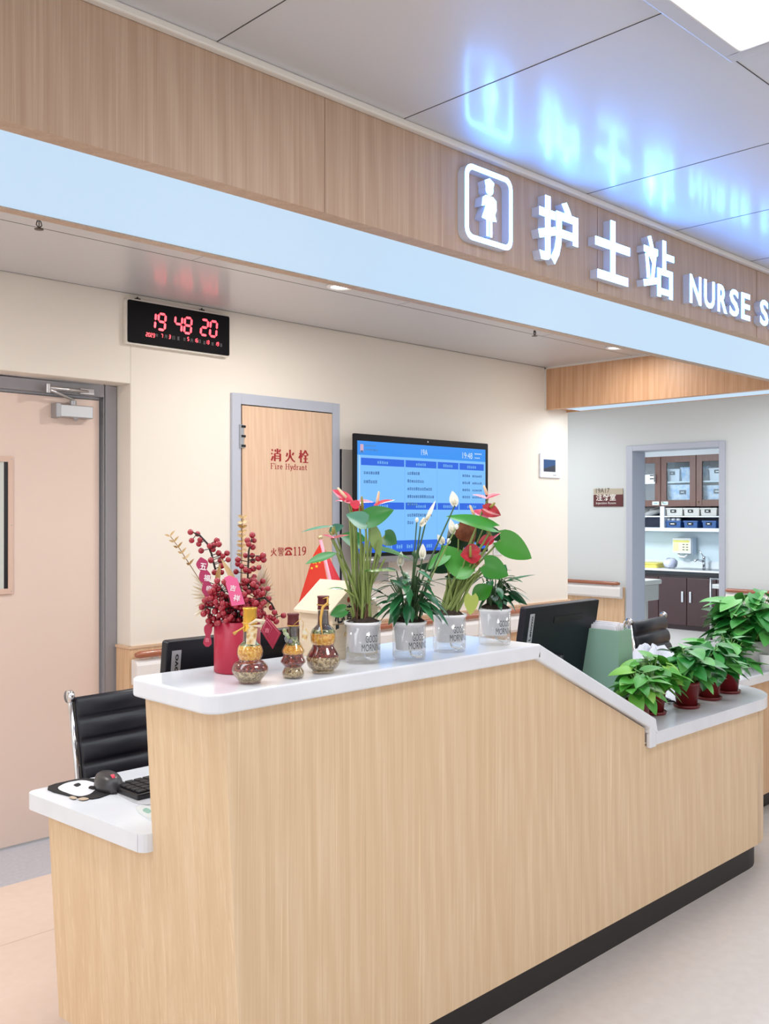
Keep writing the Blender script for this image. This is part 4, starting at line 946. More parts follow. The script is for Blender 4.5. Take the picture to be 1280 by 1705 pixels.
def mouse(label, c, rz):
    t = thing('computer_mouse', label, 'mouse', c, rz=rz)
    mb = MB(); n = 16; k = 8; vs = []
    for i in range(k + 1):
        f = i / k; z = .038 * sin(pi / 2 * f) ** .9; s_ = cos(pi / 2 * f) ** .55 if i < k else 0.001
        for j in range(n):
            a = 2 * pi * j / n; vs.append((.037 * s_ * cos(a), .062 * s_ * sin(a) - .010 * f, z * 1.15))
    mb.add(vs, [(i * n + j, i * n + (j + 1) % n, (i + 1) * n + (j + 1) % n, (i + 1) * n + j) for i in range(k) for j in range(n)], 0, True); mb.add(vs[:n], [tuple(range(n))])
    obj('shell', mb, mat('mouse_dark', (58, 56, 58), .35), t, world=False)
    mb = MB(); mb.lathe([(.0005, -.004), (.009, -.004), (.009, .004), (.0005, .004)], (0, 0, 0), 12); mb.v = [V((q.z, .030 + q.x, .036 + q.y)) for q in mb.v]; wl = obj('scroll_wheel', mb, mat('wheel_red', (214, 60, 84), .3, emit=(220, 60, 80), es=.4), t, world=False); wl['label'] = 'red glowing scroll wheel'
    mb = MB(); mb.tube([(0, .056, .012), (-.01, .08, .004), (-.04, .10, .0), (-.09, .095, .0), (-.15, .06, .0)], .002, 6); obj('cable', mb, M_BLACK, t, world=False)
    return t
p = onz(181, 1314); mouse('dark grey computer mouse with red wheel on the panda pad', (p.x, p.y, ZD + .0035), radians(172))
p = onz(262, 1312)
t = thing('keyboard', 'black keyboard end showing beside the wood panel', 'keyboard', (p.x + .10, p.y, ZD + .002), rz=radians(2))
mb = MB(); mb.box(-.21, .21, -.07, .07, .0005, .016); kb = obj('body', mb, M_BLACK, t, world=False, bevel=.004)
key_ = None
for i in range(14):
    for j in range(5):
        if key_ is None:
            mb = MB(); mb.box(-.012, .012, -.0105, .0105, .0, .006); k_ = obj('key', mb, mat('key_black', (30, 30, 34), .5), kb, world=False, bevel=.002); key_ = k_
        else:
            k_ = key_.copy(); COL.objects.link(k_)
        k_.location = (-.188 + i * .0285, -.0515 + j * .025, .016)
mb = MB(); q = [onz(222, 1348), onz(262, 1374), onz(285, 1360), onz(240, 1341)]
mb.plan([(v_.x, v_.y) for v_ in soft(q)], ZD, ZD + .004, 0)
mb.plan([(v_.x, v_.y) for v_ in soft([onz(236, 1352), onz(247, 1358), onz(254, 1353), onz(243, 1347)])], ZD + .004, ZD + .0046, 1)
tag(obj('plastic_packet', mb, [mat('packet_white', (226, 230, 230), .3), mat('packet_green', (150, 190, 176), .4)]), 'flat clear packet with green print on the desk', 'packet')

# ------------------------------------------------------------------ right desk: green box, papers, cloth, cables
a = at(984, 1051, 3.84); b = at(1027, 1051, 3.74); c_ = at(1049, 1049, 3.84)
M_GRN = mat('file_box_green', (138, 172, 152), .5)
t = thing('file_box', 'pale green open file box holding papers', 'box', (b.x, b.y, ZD))
zt = b.z
bx0, bx1 = b.x + .01, c_.x - .02; by0, by1 = b.y, b.y + .20
mb = MB()
B0 = [(bx0 - .01, by0 - .008, ZD), (bx1 + .015, by0 - .008, ZD), (bx1 + .015, by1 + .03, ZD), (bx0 - .01, by1 + .03, ZD)]
T0 = [(bx0, by0, zt), (bx1, by0, zt), (bx1, by1, zt), (bx0, by1, zt)]
mb.prism(B0, T0, 0, caps=False); mb.add(B0, [(0, 1, 2, 3)])
iT = [(bx0 + .004, by0 + .004, zt), (bx1 - .004, by0 + .004, zt), (bx1 - .004, by1 - .004, zt), (bx0 + .004, by1 - .004, zt)]
iB = [(x, y, ZD + .01) for x, y, z in iT]
mb.prism(iB, iT, 0, caps=False); mb.add(iB, [(0, 1, 2, 3)])
for k in range(4): mb.add([T0[k], T0[(k + 1) % 4], iT[(k + 1) % 4], iT[k]], [(0, 1, 2, 3)])
obj('body', mb, M_GRN, t)
for k in range(5):
    mb = MB(); x = bx0 + .012 + k * (bx1 - bx0 - .03) / 5; mb.box(x, x + .007, by0 + .02, by1 - .01 - .01 * (k % 2), ZD + .012, zt + .016 + .006 * (k % 3))
    tag(obj('paper_folder', mb, mat('paper_white', (236, 232, 236), .6)), 'white paper folder standing in the green file box', 'folder', 'papers in the green file box')
mb = MB(); pc = at(1041, 1040, 3.95)
vs = [pc + V((.014 * cos(a_), 0, .014 * sin(a_))) for a_ in [2 * pi * k / 16 for k in range(17)]]
mb.tube(vs, .003, 6); mb.tube([pc + V((0, 0, -.014)), pc + V((0, .01, -.30))], .002, 6); 
tag(obj('binder_ring', mb, M_STEEL), 'steel ring at the rear corner of the green box', 'ring')
mb = MB(); random.seed(5)
pc = at_z(1140, 1105, ZD + .05)
N = 22; K = 12
cx, cy = 4.08, 2.36
vs = []
for i in range(K + 1):
    for j in range(N):
        a_ = 2 * pi * j / N; r = i / K
        vs.append((cx + .25 * r * cos(a_), cy + .13 * r * sin(a_), ZD + .001 + .15 * (1 - r ** 2) ** .7 * (.75 + .25 * sin(3 * a_ + 5 * r)) + (random.uniform(0, .022) if 0 < i < K else 0)))
mb.add(vs, [(i * N + j, i * N + (j + 1) % N, (i + 1) * N + (j + 1) % N, (i + 1) * N + j) for i in range(K) for j in range(N)], 0, True)
tag(obj('crumpled_cloth', mb, mat('cloth_white', (206, 208, 218), .6)), 'crumpled white cloth behind the small potted plants', 'cloth')
mb = MB()
for k in range(3):
    o_ = onz(1100, 1170, ZD + .004)
    mb.tube([o_ + V((-.14 + .02 * k, .10 - .03 * k, 0)), o_ + V((-.02, .03 * k - .02, .006 + .004 * k)), o_ + V((.06, -.01 + .02 * k, .004)), o_ + V((.12 - .03 * k, .05 - .04 * k, 0)), o_ + V((.05, .12, 0))], .0035, 6)
tag(obj('black_cables', mb, M_BLACK), 'loose black cables between the small maroon pots', 'cables')
p = onz(1273, 1116); p.x += .02
t = thing('paper_cup', 'white paper cup beside the big plant pot', 'cup', (p.x, p.y, ZD))
mb = MB(); mb.lathe([(.0005, 0), (.026, 0), (.036, .075), (.038, .078), (.034, .078), (.025, .006), (.0005, .006)], (p.x, p.y, ZD), 20); obj('cup', mb, M_WHITE, t)

# ------------------------------------------------------------------ pothos plants
LEAF1 = leafmat('pothos_green', (48, 128, 36), (80, 158, 54), (146, 196, 88), .42)
LEAF2 = leafmat('pothos_dark', (22, 100, 38), (50, 140, 56), (110, 184, 96), .42)
M_STEM = mat('stem_green', (122, 168, 86), .5)
M_SOIL = noise_mat('soil', [(.3, (34, 24, 20)), (.7, (66, 48, 38))], (1, 1, 1), 90, 4, .9)
M_POT = mat('pot_maroon', (120, 34, 36), .3)
def pothos_pot(label, c, r, h, seed, nleaf, spread, height, group, potm, leafm, lw=.05, cone=False):
    rnd = random.Random(seed); c = V(c)
    t = thing('potted_pothos', label, 'plant', c, group)
    mb = MB()
    if not cone: mb.lathe([(.0005, .008), (r * .80, .008), (r * .97, h * .86), (r, h * .86), (r, h), (r * .93, h), (r * .91, h * .85), (.0005, h * .84)], c, 26)
    else: mb.lathe([(.0005, .014), (r * .55, .014), (r, h), (r * .94, h), (r * .9, h * .9), (.0005, h * .88)], c, 26)
    obj('pot', mb, potm, t)
    mb = MB(); rs = r * (1.06 if not cone else .8); mb.lathe([(.0005, .0), (rs * .92, .0), (rs, .012), (rs * .96, .013), (rs * .88, .006), (.0005, .006)], c, 26); obj('saucer', mb, potm, t)
    mb = MB(); mb.lathe([(.0005, h * .86 + .004), (r * .55, h * .86 + .006), (r * .9, h * .86)], c, 20); obj('soil', mb, M_SOIL, t)
    ml = MB(); ms = MB()
    for k in range(nleaf):
        a = rnd.uniform(0, 2 * pi) if k > 3 else k * pi / 2 + .4
        q = rnd.random()
        rad = spread * (.25 + .75 * rnd.random() ** .7); zz = h * .9 + height * (.15 + .85 * rnd.random()) * (1.15 - .5 * rad / spread)
        b = c + V((rad * cos(a) * .7, rad * sin(a) * .7, zz))
        root = c + V((r * .4 * rnd.uniform(-1, 1), r * .4 * rnd.uniform(-1, 1), h * .86))
        mid = root.lerp(b, .55) + V((0, 0, height * .15))
        ms.tube([root, mid, b], [.0024, .0022, .0016], 5, 0, False)
        L = lw * rnd.uniform(.8, 1.35)
        dirv = V((cos(a + rnd.uniform(-.6, .6)), sin(a + rnd.uniform(-.6, .6)), rnd.uniform(-.75, .35))).normalized()
        nrm = V((-dirv.x * .4 + rnd.uniform(-.3, .3), -dirv.y * .4 + rnd.uniform(-.3, .3), 1))
        ml.leaf(b, b + dirv * L * 1.35, L * .95, nrm, .22, .18, 'heart', 0, 7)
    obj('leaves', ml, leafm, t); obj('stems', ms, M_STEM, t)
    return t
GP = 'small maroon pots on the low ledge'
def potc(px, py, r):
    p = at_z(px, py, ZD); d_ = V((p.x, p.y, 0)).normalized() * r; return (p.x + d_.x, p.y + d_.y, ZD)
pothos_pot('small pothos in a maroon pot half hidden by the sloping ledge', (3.165, 1.885, ZD), .046, .092, 11, 46, .085, .14, GP, M_POT, LEAF1, .048)
pothos_pot('small pothos in a maroon pot, second from the sloping ledge', potc(1087, 1192, .05), .050, .10, 12, 54, .10, .15, GP, M_POT, LEAF1, .055)
pothos_pot('small pothos in a maroon pot in the middle of the row of five', potc(1143, 1181, .05), .051, .105, 13, 60, .115, .165, GP, M_POT, LEAF2, .059)
pothos_pot('small pothos in a maroon pot, second from the rounded ledge end', potc(1180, 1167, .05), .051, .105, 14, 60, .115, .165, GP, M_POT, LEAF2, .059)
pothos_pot('small pothos in a maroon pot nearest the rounded ledge end', potc(1212, 1156, .05), .051, .105, 15, 60, .115, .165, GP, M_POT, LEAF2, .059)
pothos_pot('big bushy pothos in a grey pot on the side counter', potc(1258, 1115, .08), .088, .14, 21, 210, .26, .27, None, mat('pot_grey', (190, 190, 188), .45), LEAF2, .078, True)

# ================================================================== ON THE RAISED LEDGE
ZL = 1.1005
F_ = V((-FX, -FY, 0)); R_t = V((FY, -FX, 0))                 # towards the viewer, to the right
M_BASK = mat('basket_white', (240, 241, 245), .35); M_WATER = glassmat('water', (250, 252, 252), .06)
M_PRINT = mat('print_black', (40, 40, 46), .5)
def glass_pot(label, px, py, r, h, group):
    p = at_z(px, py, ZL); d_ = V((p.x, p.y, 0)).normalized() * r; c = V((p.x + d_.x, p.y + d_.y, ZL))
    t = thing('self_watering_plant', label, 'plant', c, group)
    mb = MB(); mb.lathe([(.0005, .0), (r * .94, .0), (r, .006), (r, h * .93), (r * .985, h * .93), (r * .985, .009), (r * .9, .006), (.0005, .006)], c, 36); g = obj('glass_cup', mb, M_GLASS, t)
    mb = MB()
    for s_, z, a0, hh, wl in (('GOOD', h * .53, .18, .0185, .036), ('MORNING', h * .32, -.04, .0185, .062)):
        def wr(a, b, zz, a0=a0, z=z):
            th = a0 + a / r; n = F_ * cos(th) + R_t * sin(th); return c + n * (r + .0006) + V((0, 0, z + b))
        mb.text(s_, (0, 0, 0), (1, 0, 0), (0, 0, 1), wl, hh, 0, -.005, 0, 0, wrap=wr)
    obj('printing', mb, M_PRINT, g)
    mb = MB(); mb.lathe([(.0005, h * .27), (r * .78, h * .27), (r * .92, h * .92), (r * 1.05, h * .94), (r * 1.06, h), (r * .95, h), (r * .90, h * .94), (.0005, h * .9)], c, 32); obj('inner_pot', mb, M_BASK, t)
    mb = MB(); mb.lathe([(.0005, h * .20), (r * .96, h * .20), (r * .96, .008)], c, 30); obj('water', mb, M_WATER, t)
    mb = MB()
    mb.tube([c + V((0, 0, h * .28)), c + R_t * .006 + F_ * .015 + V((0, 0, h * .14)), c + R_t * .022 + F_ * .02 + V((0, 0, h * .09)), c + R_t * .036 + F_ * .008 + V((0, 0, h * .085))], [.003, .003, .0035, .003], 7); obj('wick', mb, M_WHITE, t)
    mb = MB(); mb.lathe([(.0005, h + .012), (r * .5, h + .010), (r * .93, h - .002)], c, 20)
    rnd = random.Random(int(px)); 
    mb.v = [q + V((0, 0, rnd.uniform(-.004, .006))) for q in mb.v]; obj('soil', mb, M_SOIL, t)
    return t, c, V((c.x, c.y, c.z + h))
GL = 'flowering plants in glass self watering pots'
g1, c1, s1 = glass_pot('tall red anthurium in a glass pot beside the wooden house', 604, 1107, .048, .110, GL)
g2, c2, s2 = glass_pot('peace lily in a glass pot, second from the wooden house', 681, 1102, .046, .105, GL)
g3, c3, s3 = glass_pot('tall red anthurium in a glass pot, third from the wooden house', 748, 1088, .048, .108, GL)
g4, c4, s4 = glass_pot('peace lily in a glass pot nearest the sloping ledge', 823.5, 1076, .049, .110, GL)
ANT = leafmat('anthurium_green', (40, 96, 40), (44, 118, 48), (66, 136, 60), .25)
ANT2 = leafmat('anthurium_bright', (44, 122, 34), (56, 138, 40), (74, 150, 48), .28)
ANT3 = leafmat('anthurium_teal', (62, 120, 100), (84, 142, 118), (104, 156, 128), .22)
LILY = leafmat('lily_green', (22, 72, 42), (34, 96, 54), (52, 120, 72), .25)
M_YEL = mat('leaf_yellow_green', (168, 184, 84), .4); M_BRN = noise_mat('spathe_old', [(.3, (110, 52, 34)), (.7, (146, 84, 56))], (1, 1, 1), 60, 3, .4)
M_SPR = noise_mat('spathe_red', [(.3, (196, 44, 62)), (.7, (222, 78, 98))], (1, 1, 1), 40, 3, .22); M_SPP = noise_mat('spathe_pink', [(.3, (214, 78, 110)), (.7, (236, 128, 150))], (1, 1, 1), 40, 3, .22)
M_SPD = noise_mat('spathe_dark_red', [(.3, (150, 22, 36)), (.7, (190, 44, 58))], (1, 1, 1), 40, 3, .22)
M_SPC = mat('spadix_white', (232, 226, 200), .5); M_SPW = mat('spathe_white', (240, 240, 232), .4); M_SPX = mat('spadix_cream', (236, 204, 168), .4); M_SPY = mat('spadix_green', (150, 140, 66), .5)
M_STEMA = mat('stem_olive', (128, 146, 78), .45); M_STEMD = mat('stem_dark', (60, 92, 54), .5); M_STEMB = mat('stem_tan', (150, 120, 70), .5)
def hint(s_):
    up = V((0, 0, 1))
    return {'u': up + F_ * .25, 'f': F_ + up * .35, 'm': up + F_ * .8, 'b': F_ * .9 - up * .3, 'r': F_ * .6 + R_t * .6 + up * .4, 'l': F_ * .6 - R_t * .6 + up * .4}[s_]
def leaves(t, name, D, rows, m, soil, stem_m, label=None, sw=.0026):
    ml = MB(); ms = MB(); rnd = random.Random(len(rows) + int(D * 100))
    for r_ in rows:
        bx, by, tx, ty, wp, nh, kind = r_[:7]; db = r_[7] if len(r_) > 7 else 0; dt = r_[8] if len(r_) > 8 else db
        b = at(bx, by, D + db); tp = at(tx, ty, D + dt)
        ml.leaf(b, tp, wp * D / 1600, hint(nh), .16, .10, kind, 0, 10)
        if by < 1030:
            root = soil + R_t * rnd.uniform(-.022, .022) + F_ * rnd.uniform(-.02, .02) + V((0, 0, -.004))
            ms.tube([root, root.lerp(b, .5) + V((0, 0, .02)), b], [sw * 1.3, sw, sw * .8], 6, 0, False)
    o = obj(name, ml, m, t)
    if label: o['label'] = label
    if ms.v: obj('leaf_stems', ms, stem_m, t)
    return o
def flower(t, D, bx, by, tx, ty, wp, nh, m, soil, sp=None, spm=None, db=0, dt=None, stem=None, fold=.25):
    b = at(bx, by, D + db); tp = at(tx, ty, D + (db if dt is None else dt))
    mb = MB(); mb.leaf(b, tp, wp * D / 1600, hint(nh), fold, .02, 'spathe', 0, 8)
    f = obj('flower', mb, m, t)
    if sp:
        e = at(sp[2], sp[3], D + db - .01); s_ = at(sp[0], sp[1], D + db - .006)
        mb = MB(); mb.tube([s_, s_.lerp(e, .5), s_.lerp(e, .92), e], [.0042, .0042, .003, .0012], 8); obj('spadix', mb, spm or M_SPX, f)
    root = soil + R_t * random.uniform(-.02, .02) + F_ * random.uniform(-.015, .015)
    mb = MB(); mb.tube([root, root.lerp(b, .5) + V((0, 0, .01)), b], [.0032, .0026, .002], 6, 0, False); obj('flower_stem', mb, stem or M_STEMA, f)
    return f
D1 = (V((c1.x, c1.y, 0))).dot(-F_)
random.seed(11)
leaves(g1, 'leaves', D1, [
    (608, 866, 654, 848, 36, 'f', 'heart', -.03, -.05),
    (560, 921, 508, 935, 20, 'm', 'lance', -.03, -.06), (640, 892, 661, 905, 30, 'f', 'heart', .05), (634, 916, 690, 928, 40, 'u', 'heart', .03, .06),
    (574, 982, 545, 978, 14, 'u', 'lance', -.02), (620, 952, 606, 948, 14, 'u', 'lance', -.02), (575, 1015, 549, 1024, 22, 'f', 'heart', -.05, -.05), (600, 905, 566, 888, 40, 'm', 'heart', .05)], ANT, s1, M_STEMA, sw=.0034)
leaves(g1, 'pale_leaves', D1, [(610, 870, 577, 856, 30, 'f', 'heart', -.035, -.05), (556, 876, 500, 881, 15, 'u', 'lance', .02, 0), (548, 884, 572, 874, 16, 'f', 'lance', .04)], ANT3, s1, M_STEMA, 'paler blue green leaves')
leaves(g1, 'folded_leaves', D1, [(617, 868, 634, 928, 22, 'f', 'lance', -.01), (622, 880, 618, 912, 16, 'l', 'lance', .02), (610, 952, 660, 946, 14, 'u', 'lance', -.03)], leafmat('anthurium_light', (120, 150, 82), (132, 160, 92), (142, 168, 100), .35), s1, M_STEMA, 'light green folded leaves')
flower(g1, D1, 584, 836, 553, 815, 22, 'm', M_SPR, s1, (576, 829, 562, 812), M_SPX)
flower(g1, D1, 580, 834, 557, 834, 13, 'u', M_SPP, s1)
flower(g1, D1, 598, 842, 582, 838, 16, 'f', M_SPR, s1, db=-.02)
flower(g1, D1, 592, 838, 622, 836, 26, 'u', M_SPP, s1, (627, 842, 631, 818), M_SPX, .02)
flower(g1, D1, 625, 842, 656, 832, 24, 'u', M_SPR, s1, db=0)
flower(g1, D1, 584, 852, 606, 846, 22, 'f', M_SPD, s1, (604, 854, 602, 826), M_SPY, .01)
flower(g1, D1, 555, 896, 536, 890, 12, 'u', M_SPP, s1)
flower(g1, D1, 552, 898, 582, 890, 16, 'u', mat('spathe_faded', (186, 96, 100), .35), s1, (555, 890, 554, 878), M_SPY)
mb = MB(); rnd = random.Random(4)
for k, (x, y_) in enumerate(((582, 862), (590, 868), (598, 872), (630, 900), (641, 930), (604, 905), (562, 925))):
    q = at(x, y_, D1 + rnd.uniform(-.03, .03)); root = s1 + R_t * rnd.uniform(-.025, .025) + F_ * rnd.uniform(-.02, .02)
    mb.tube([root, root.lerp(q, .5) + V((0, 0, .008)), q], [.0046, .0034, .0024], 7, 0, False)
obj('thick_stems', mb, M_STEMA, g1)
mb = MB()
for k in range(6):
    root = s1 + R_t * rnd.uniform(-.02, .02) + F_ * rnd.uniform(0, .02) + V((0, 0, -.01)); mb.tube([root, root + R_t * rnd.uniform(-.012, .012) + V((0, 0, .04 + .02 * rnd.random()))], [.006, .0015], 6, 0, False)
obj('dry_sheaths', mb, mat('sheath_brown', (92, 62, 44), .7), g1)

def lily(t, c, s_, D, nle, rad, hgt, seed, ex):
    rnd = random.Random(seed); ml = MB(); ms = MB()
    for k in range(nle):
        a = rnd.uniform(0, 2 * pi); rr = rad * rnd.uniform(.35, 1); hz = hgt * rnd.uniform(.3, 1) * (1.1 - .35 * rr / rad)
        dv = V((cos(a), sin(a), 0)); b = s_ + dv * rr * .45 + V((0, 0, hz * .8)); tp = s_ + dv * rr + V((0, 0, hz + rnd.uniform(-.06, .0)))
        ml.leaf(b, tp + dv * .02, rnd.uniform(.016, .027), V((-dv.x * .3, -dv.y * .3, 1)), .2, .22, 'lance', 0, 8)
        root = s_ + dv * .01 + V((rnd.uniform(-.015, .015), rnd.uniform(-.015, .015), -.004)); ms.tube([root, root.lerp(b, .6) + V((0, 0, .012)), b], [.0024, .002, .0015], 5, 0, False)
    for bx, by, tx, ty, wp, nh, db, dt in ex:
        b = at(bx, by, D + db); ml.leaf(b, at(tx, ty, D + dt), wp * D / 1600, hint(nh), .2, .12, 'lance', 0, 9)
        root = s_ + R_t * rnd.uniform(-.02, .02) + V((0, 0, -.004)); ms.tube([root, root.lerp(b, .5) + V((0, 0, .015)), b], [.0026, .0022, .0016], 5, 0, False)
    obj('leaves', ml, LILY, t); obj('leaf_stems', ms, M_STEMD, t)
D2 = V((c2.x, c2.y, 0)).dot(-F_); D4 = V((c4.x, c4.y, 0)).dot(-F_)
lily(g2, c2, s2, D2, 58, .125, .18, 31, [(650, 965, 692, 988, 20, 'u', -.04, -.06), (640, 990, 612, 975, 10, 'u', 0, 0), (655, 1000, 625, 1005, 12, 'u', -.03, -.06), (700, 1000, 738, 998, 10, 'u', 0, 0), (705, 1010, 742, 1022, 10, 'u', 0, 0), (695, 950, 722, 965, 16, 'u', -.02, -.03), (660, 950, 632, 945, 16, 'u', .02, .03), (690, 930, 698, 915, 18, 'f', .03, .04), (665, 1010, 646, 1040, 12, 'f', -.03, -.04), (700, 1015, 726, 1022, 9, 'f', -.03, -.05)])
for bx, by, tx, ty, wp in ((666, 942, 668, 918, 12), (703, 930, 704, 905, 12), (709, 868, 725, 833, 7), (700, 876, 712, 862, 9)): flower(g2, D2, bx, by, tx, ty, wp, 'f', M_SPW, s2, (bx, by - 3, (bx + tx) / 2, by - 14), M_SPC, .01, stem=M_STEMD)
for x, y_ in ((694, 866), ):
    q = at(x, y_, D2 + .02); mb = MB(); mb.ball(q, .005, 8, 6, sz=1.5); f = obj('flower_bud', mb, M_SPW, g2); mb = MB(); mb.tube([s2, s2.lerp(q, .5), q], .0018, 5, 0, False); obj('flower_stem', mb, M_STEMD, f)
lily(g4, c4, s4, D4, 48, .10, .15, 33, [(838, 970, 890, 951, 10, 'u', 0, 0), (846, 985, 878, 1006, 13, 'f', -.02, -.04), (838, 1000, 862, 992, 12, 'f', 0, 0), (820, 965, 806, 945, 20, 'f', 0, .02), (832, 955, 842, 940, 18, 'f', .03, .03)])
D3 = V((c3.x, c3.y, 0)).dot(-F_)
leaves(g3, 'leaves', D3, [
    (820, 878, 745, 854, 34, 'm', 'heart', -.04, -.06), (833, 899, 888, 929, 46, 'f', 'heart', .01, .03), (807, 940, 848, 958, 40, 'f', 'heart', -.02, -.01),
    (775, 952, 734, 905, 44, 'f', 'heart', -.02, .02), (742, 925, 712, 946, 26, 'm', 'heart', 0, -.02), (758, 962, 790, 945, 30, 'm', 'lance', -.03), (786, 995, 820, 975, 30, 'f', 'lance', .03)], ANT2, s3, M_STEMA, sw=.0032)
leaves(g3, 'dark_leaves', D3, [(765, 945, 690, 945, 22, 'b', 'lance', .0, .02), (775, 955, 740, 962, 14, 'b', 'lance', 0), (772, 912, 748, 880, 50, 'f', 'heart', .06), (790, 900, 812, 868, 40, 'f', 'heart', .06), (815, 885, 838, 900, 22, 'f', 'heart', .05)], leafmat('anthurium_shaded', (10, 44, 24), (16, 58, 32), (26, 72, 44), .3), s3, M_STEMA, 'very dark shaded leaves')  # shade painted into the colour of these rear leaves
ml = MB(); ml.leaf(at(785, 992, D3 - .03), at(783, 1024, D3 - .035), 24 * D3 / 1600, hint('f'), .12, .02, 'heart', 0, 8); o = obj('fading_leaf', ml, M_YEL, g3); o['label'] = 'yellow green fading leaf'
flower(g3, D3, 812, 830, 834, 822, 22, 'u', M_SPR, s3, (811, 824, 805, 808), M_SPX, 0)
flower(g3, D3, 812, 832, 786, 823, 20, 'u', M_SPP, s3, None, None, 0)
flower(g3, D3, 804, 846, 834, 858, 24, 'f', M_SPD, s3, (816, 845, 824, 837), M_SPY, -.02)
flower(g3, D3, 812, 862, 786, 850, 22, 'm', M_SPP, s3, (790, 860, 782, 841), M_SPX, 0)
flower(g3, D3, 820, 897, 796, 904, 20, 'f', M_SPR, s3, (817, 892, 810, 882), M_SPY, -.02)
flower(g3, D3, 814, 903, 834, 886, 9, 'u', M_SPP, s3, None, None, -.03)
flower(g3, D3, 764, 872, 790, 902, 40, 'f', M_BRN, s3, None, None, .02)
flower(g3, D3, 798, 922, 766, 924, 34, 'f', M_SPD, s3, (783, 928, 783, 908), M_SPY, -.03)
flower(g3, D3, 790, 928, 782, 938, 26, 'f', M_BRN, s3, None, None, -.02)
for bx, by, tx, ty, wp in ((757, 842, 753, 817, 15), (754, 888, 750, 864, 12), (738, 905, 728, 890, 12)): flower(g2, D3, bx, by, tx, ty, wp, 'f', M_SPW, s2, (bx, by - 2, (bx + tx) / 2, by - 12), M_SPC, -.08, stem=M_STEMD)
for x, y_ in ((747, 901), (760, 877)):
    q = at(x, y_, D3 - .09); mb = MB(); mb.ball(q, .006, 8, 6, sz=1.4); f = obj('flower_bud', mb, M_SPW, g2); mb = MB(); mb.tube([s2, s2.lerp(q, .5), q], .0018, 5, 0, False); obj('flower_stem', mb, M_STEMA, f)
mb = MB(); rnd = random.Random(9)
for x, y_ in ((745, 962), (752, 960), (760, 962), (770, 965), (780, 960), (795, 930), (800, 945), (812, 935), (790, 955), (770, 930), (757, 958), (806, 950)):
    q = at(x, y_, D3 + rnd.uniform(-.02, .03)); root = s3 + R_t * rnd.uniform(-.028, .022) + F_ * rnd.uniform(-.02, .02)
    mb.tube([root, root.lerp(q, .5) + V((0, 0, .006)), q], [.005, .0042, .003], 7, 0, False)
obj('thick_stems', mb, M_STEMA, g3)

# ------------------------------------------------------------------ seed bottles
M_TAN = grain_mat('seed_tan', (116, 94, 66), (176, 154, 116), (214, 194, 156), 260); M_RDB = grain_mat('seed_red', (70, 16, 18), (112, 24, 26), (160, 60, 40), 220); M_YLC = grain_mat('seed_yellow', (214, 140, 20), (236, 170, 40), (248, 206, 100), 220); M_GRS = grain_mat('seed_green', (52, 74, 36), (110, 130, 70), (190, 194, 150), 200); M_PUR = grain_mat('seed_purple', (20, 8, 14), (44, 18, 28), (84, 60, 70), 300)
SEEDS = [M_TAN, M_RDB, M_YLC, M_GRS, M_PUR]
M_WAX = mat('wax_maroon', (92, 22, 30), .35); M_GOLD = mat('gold_foil', (226, 178, 74), .25, .8)
M_BGL = glassmat('bottle_glass', (246, 244, 238), .2)
def interp(prof, z):
    for (r0, z0), (r1, z1) in zip(prof[:-1], prof[1:]):
        if z <= z1: return r0 + (r1 - r0) * ((z - z0) / (z1 - z0) if z1 > z0 else 0)
    return prof[-1][0]
def smoothp(prof, n=5):
    """Catmull-Rom through the profile points"""
    out = []
    P = [prof[0]] + list(prof) + [prof[-1]]
    for i in range(1, len(P) - 2):
        for k in range(n):
            t_ = k / n; q = []
            for d in (0, 1):
                a, b, c, e = P[i - 1][d], P[i][d], P[i + 1][d], P[i + 2][d]
                q.append(.5 * (2 * b + (c - a) * t_ + (2 * a - 5 * b + 4 * c - e) * t_ * t_ + (3 * b - a - 3 * c + e) * t_ ** 3))
            out.append((max(q[0], .0006), q[1]))
    return out + [prof[-1]]
def bottle(label, px, py, prof, layers, ztop, cap, capr, capm, foot=True):
    p = at_z(px, py, ZL); r = .026; d_ = V((p.x, p.y, 0)).normalized() * r; c = V((p.x + d_.x, p.y + d_.y, ZL))
    t = thing('seed_bottle', label, 'bottle', c, 'gourd bottles filled with seeds')
    sp_ = smoothp(prof); 
    mb = MB(); mb.lathe([(.0005, 0), (prof[0][0] * .98, 0)] + sp_, c, 32); obj('glass', mb, M_BGL, t)
    zs = sorted(set([.004 + (ztop - .004) * k / 40 for k in range(41)] + [l for l, m in layers[:-1]]))
    pr = [(max(interp(sp_, z) - .0022, .0005), z) for z in zs]
    ms = []
    for a, b in zip(zs[:-1], zs[1:]):
        zm = (a + b) / 2; ms.append(next(m for l, m in layers if zm <= l))
    mb = MB(); mb.lathe([(.0005, zs[0])] + pr + [(.0005, zs[-1])], c, 32, ms=[ms[0]] + ms + [ms[-1]])
    rnd = random.Random(int(px)); obj('seed_filling', mb, SEEDS, t)
    mb = MB(); mb.lathe([(capr, cap[0]), (capr * 1.04, cap[0] + .002), (capr, cap[0] + .006), (capr * .97, cap[1] - .006), (capr * 1.08, cap[1] - .003), (capr * 1.05, cap[1]), (.0005, cap[1] - .001)], c, 24); obj('cap', mb, capm, t)
    return t, c
b1, bc1 = bottle('double gourd seed bottle with gold cap beside the red vase', 416, 1140, [(.026, .001), (.027, .006), (.040, .022), (.043, .036), (.036, .048), (.0265, .0545), (.029, .063), (.031, .075), (.027, .088), (.019, .0965), (.0165, .102), (.016, .128)], [(.031, 0), (.056, 1), (.089, 2), (.097, 3), (1, 4)], .124, (.122, .178), .0165, M_GOLD)
